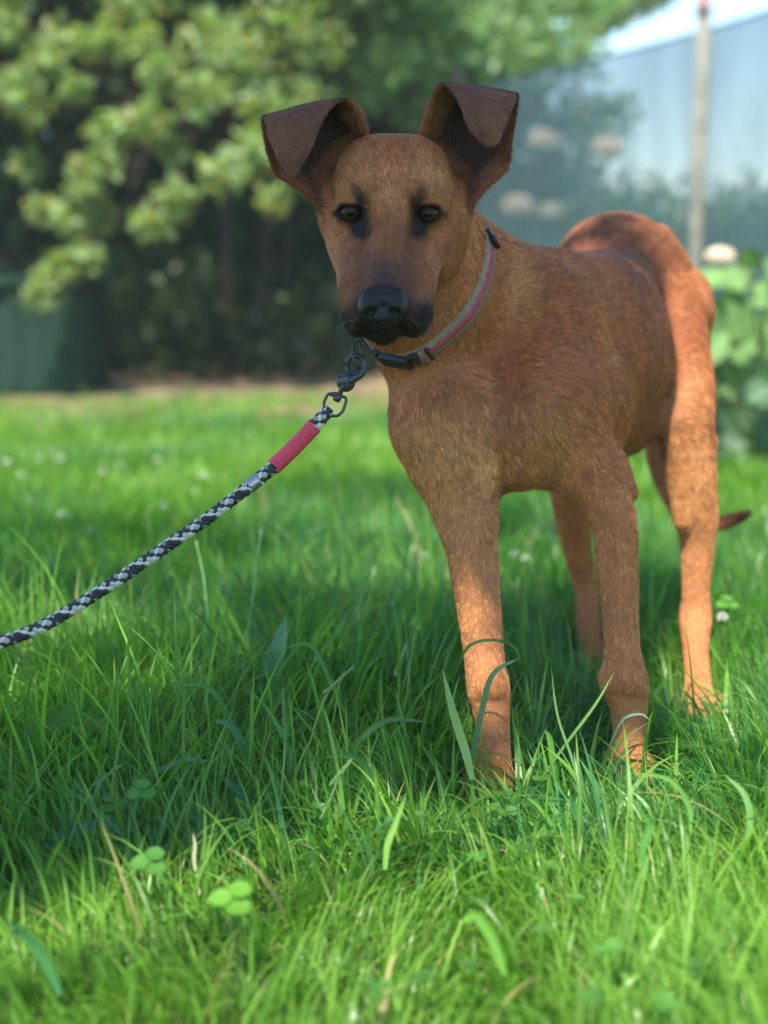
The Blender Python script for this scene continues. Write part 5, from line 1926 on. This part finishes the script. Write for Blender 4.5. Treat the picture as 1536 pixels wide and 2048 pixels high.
# big-leaved plant right of the hind leg
def big_leaf(c, L_, W, d, n_, col, parent, name='leaf'):
    d = nrm(d); n_ = nrm(np.asarray(n_) - d * np.dot(n_, d)); s_ = np.cross(d, n_)
    rows, colsn = 7, 5
    V = []
    for i in range(rows):
        t_ = i / (rows - 1)
        w = W * math.sin(math.pi * min(1, 0.06 + t_ * 0.94)) ** 0.75
        for j in range(colsn):
            u = (j / (colsn - 1) - 0.5) * 2
            V.append(c + d * L_ * (t_ - 0.5) + s_ * w * u / 2 + n_ * (abs(u) * 0.12 * W - 0.25 * L_ * (t_ - .5) ** 2 + 0.02 * W * math.sin(t_ * 22) * abs(u)))
    f = [(i * colsn + j, i * colsn + j + 1, (i + 1) * colsn + j + 1, (i + 1) * colsn + j) for i in range(rows - 1) for j in range(colsn - 1)]
    cc = colarr(len(V), col)
    cc[2::5] *= 1.3
    return mesh_obj(name, np.array(V), f, m_leaf, parent, cols=cc)


plant = empty('broad_leaved_plant', (1.08, 4.15, 0), 'broad-leaved pale green plant with cupped leaves right of the hind leg', 'plant')
LEAVES = [(1470, 560, 42, 34), (1422, 560, 30, 30), (1462, 632, 52, 46), (1425, 700, 30, 40), (1505, 700, 48, 60), (1530, 590, 34, 34), (1450, 770, 40, 44), (1520, 790, 40, 30),
          (1540, 660, 40, 50), (1480, 850, 44, 34), (1530, 870, 40, 34), (1440, 840, 30, 26), (1400, 640, 40, 40), (1560, 760, 50, 50), (1590, 640, 50, 44), (1600, 820, 50, 44), (1500, 520, 26, 22), (1550, 540, 30, 24),
          (1640, 720, 50, 46), (1580, 900, 50, 36), (1470, 900, 40, 26), (1370, 800, 40, 34), (1420, 900, 36, 26), (1650, 600, 44, 40)]
for k, (px, py, rx, ry) in enumerate(LEAVES):
    Z = 4.1 + rng.uniform(-0.25, 0.25) + (0.12 if py > 740 else 0)
    c = P(px, py, Z)
    d = np.array([rng.normal(0, .6), rng.normal(-.2, .3), -0.7])
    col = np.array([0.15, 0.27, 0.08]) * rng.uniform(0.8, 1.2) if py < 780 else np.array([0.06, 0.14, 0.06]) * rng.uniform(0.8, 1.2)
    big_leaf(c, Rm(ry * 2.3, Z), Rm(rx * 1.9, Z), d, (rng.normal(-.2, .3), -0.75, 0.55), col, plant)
    base = np.array([1.08 + rng.normal(0, .05), 4.2, 0.0])
    v, f = tube(catmull([base, base * .4 + c * .6 + [0, .03, -.03], c + [0, .01, 0]], 8), np.linspace(.006, .003, 8), 6, caps=False)
    mesh_obj('stalk', v, f, m_leaf, plant, cols=colarr(len(v), (0.10, 0.14, 0.05)))
pr = []
hc_ = P(1440, 515, 4.3)
for i in range(46):
    z = 1 - 1.6 * (i + .5) / 46; a = i * 2.4; q = math.sqrt(max(0, 1 - z * z))
    pr.append(ballmesh(hc_ + np.array([q * math.cos(a), q * math.sin(a), z * .7]) * .036, (.010, .010, .007), 5, 4))
v, f = join(pr)
mesh_obj('flower_head', v, f, m_flow, plant)['kind'] = 'stuff'
cs = [((x, 4.9 + rng.normal(0, .12), z), (.16, .16, .13)) for x in np.arange(1.0, 1.9, 0.12) for z in (0.1, 0.3)]
v, f, cc = clumps(cs, 110, 0.06, (0.04, 0.10, 0.045), yellow=0.0)
gp = empty('low_bush', (1.4, 4.9, 0), 'dark leafy bush behind the broad-leaved plant at the right edge', 'bush')
mesh_obj('foliage', v, f, m_bush, gp, cols=cc, smooth=False)

# ------------------------------------------------------------------ shade tree standing left of the camera; its boughs dapple the dog
def on_ground(px, py):
    return ground_at(px, py)


targets = []          # (world point to shade, distance along the sun ray, radius)
for px, py, r in [(120, 1420, .16), (330, 1420, .16), (520, 1420, .15), (700, 1420, .15), (860, 1480, .12), (180, 1560, .13), (380, 1570, .13), (600, 1560, .13), (790, 1570, .11), (80, 1650, .09), (250, 1660, .08), (930, 1560, .09),
                  (430, 1680, .06), (60, 1750, .07), (170, 1740, .06), (150, 1250, .16), (350, 1250, .16), (550, 1280, .16), (740, 1290, .14), (80, 1120, .2), (300, 1110, .18), (520, 1120, .18), (700, 1130, .18), (1000, 1300, .13), (1080, 1420, .11), (1170, 1560, .06),
                  (620, 1000, .22), (850, 1000, .22), (1050, 1080, .2), (1200, 1250, .14), (1310, 1350, .09)]:
    targets.append((on_ground(px, py), r * (0.6 if px < 240 else 1)))
for q in [(780, 330, 1.55, .08), (720, 450, 1.53, .07), (850, 470, 1.53, .07), (768, 600, 1.46, .07), (770, 500, 1.5, .07), (700, 400, 1.53, .06), (860, 400, 1.53, .06), (770, 400, 1.53, .07), (820, 850, 1.62, .08), (800, 780, 1.64, .06), (600, 270, 1.52, .07), (960, 250, 1.53, .07), (900, 640, 1.62, .09), (960, 800, 1.60, .10), (1080, 760, 1.63, .10),
          (860, 840, 1.62, .08), (1130, 620, 1.7, .08), (1150, 900, 1.65, .09), (1245, 1150, 1.64, .07), (1255, 1330, 1.64, .07), (1220, 720, 1.85, .10), (1280, 820, 1.9, .09), (1010, 560, 1.7, .07), (960, 1420, 1.6, .06), (1256, 1480, 1.6, .06), (1000, 920, 1.6, .07)]:
    targets.append((P(*q[:3]), q[3]))
cs = []
sv = np.array(SUN)
for (p, r) in targets:
    dist = rng.uniform(4.2, 5.2)
    cs.append((p + sv * dist, (r * 1.15, r * 1.15, r * 0.8)))
LIT = [(P(*q[:3]), q[3]) for q in [(905, 1090, 1.63, .022), (915, 1150, 1.62, .024), (925, 1230, 1.61, .024), (940, 1310, 1.60, .024), (960, 1370, 1.6, .02), (1385, 880, 1.93, .04), (1390, 960, 1.92, .045), (1390, 1060, 1.93, .045), (1390, 1160, 1.93, .04), (1390, 1270, 1.9, .04), (1395, 1380, 1.86, .04),
     (1375, 560, 2.1, .05), (1390, 660, 2.05, .045), (1392, 760, 1.98, .04), (1140, 455, 2.0, .025), (1330, 470, 2.1, .04), (690, 335, 1.545, .006), (872, 330, 1.545, .006), (1040, 585, 1.68, .014), (1205, 700, 1.72, .010), (850, 950, 1.62, .012), (980, 950, 1.62, .010)]]
LIT += [(on_ground(x, y), r) for x, y, r in [(1450, 1250, .09), (1480, 1400, .10), (1500, 1530, .10), (1380, 1600, .09), (1250, 1650, .07), (1120, 1680, .06), (1000, 1720, .06), (850, 1740, .06), (700, 1770, .07), (560, 1790, .07), (430, 1830, .07), (280, 1880, .08), (120, 1930, .09),
     (60, 1340, .08), (40, 1500, .06), (150, 1450, .05), (230, 1330, .05), (120, 1600, .04), (260, 1540, .03), (400, 1460, .035), (480, 1600, .025), (640, 1450, .025), (330, 1340, .04), (720, 1600, .02), (420, 1250, .03), (620, 1280, .025), (500, 1400, .02), (760, 1500, .015), (300, 1480, .02), (560, 1500, .018), (450, 1350, .025), (700, 1380, .02), (200, 1280, .04), (850, 1330, .02), (620, 1640, .015), (350, 1620, .015), (1060, 1590, .03), (1100, 1120, .04), (300, 1000, .1), (100, 980, .12), (500, 1180, .04), (150, 1150, .04), (760, 1180, .03)]]
SHADED = [(P(*q[:3]), q[3]) for q in [(780, 320, 1.55, .06), (770, 440, 1.53, .065), (770, 560, 1.47, .06), (700, 400, 1.53, .05), (860, 400, 1.53, .05), (960, 760, 1.61, .07), (1080, 760, 1.63, .07), (1130, 880, 1.65, .07),
          (1240, 1100, 1.65, .04), (1245, 1230, 1.64, .04), (1250, 1350, 1.64, .04), (900, 640, 1.62, .06), (1000, 900, 1.6, .04), (590, 270, 1.52, .04), (970, 230, 1.52, .04), (990, 1200, 1.64, .018)]]
for gx0 in np.arange(-0.9, 1.0, 0.12):
    for gy0 in np.arange(0.3, 1.12, 0.12):
        LIT.append((np.array([gx0, gy0, 0.05]), .085))
tree('shade_tree', 'tree behind the photographer whose boughs shade the dog', 'tree', (-2.0, -1.4, 0), 3.4, 0.13, cs, 150, 0.058, (0.07, 0.15, 0.03), 0.02, gaps=LIT)
v, f = box((0, 30, 3.45), (60, 76, 9.1))
hz = mesh_obj('haze', v, f, bpy.data.materials.new('glare_veil'), None, smooth=False)  # tinted haze box added to lift the background darks like lens glare
hm_ = hz.data.materials[0]; hm_.use_nodes = True
hn = hm_.node_tree.nodes; hn.remove(hn['Principled BSDF'])
pv = hn.new('ShaderNodeVolumePrincipled')
pv.inputs['Color'].default_value = (0.78, 0.96, 0.88, 1)
pv.inputs['Density'].default_value = HAZE
pv.inputs['Anisotropy'].default_value = 0.0
hm_.node_tree.links.new(pv.outputs[0], hn['Material Output'].inputs['Volume'])
props(hz, kind='stuff')
print('objects', len(bpy.data.objects), 'dog verts', len(DV))
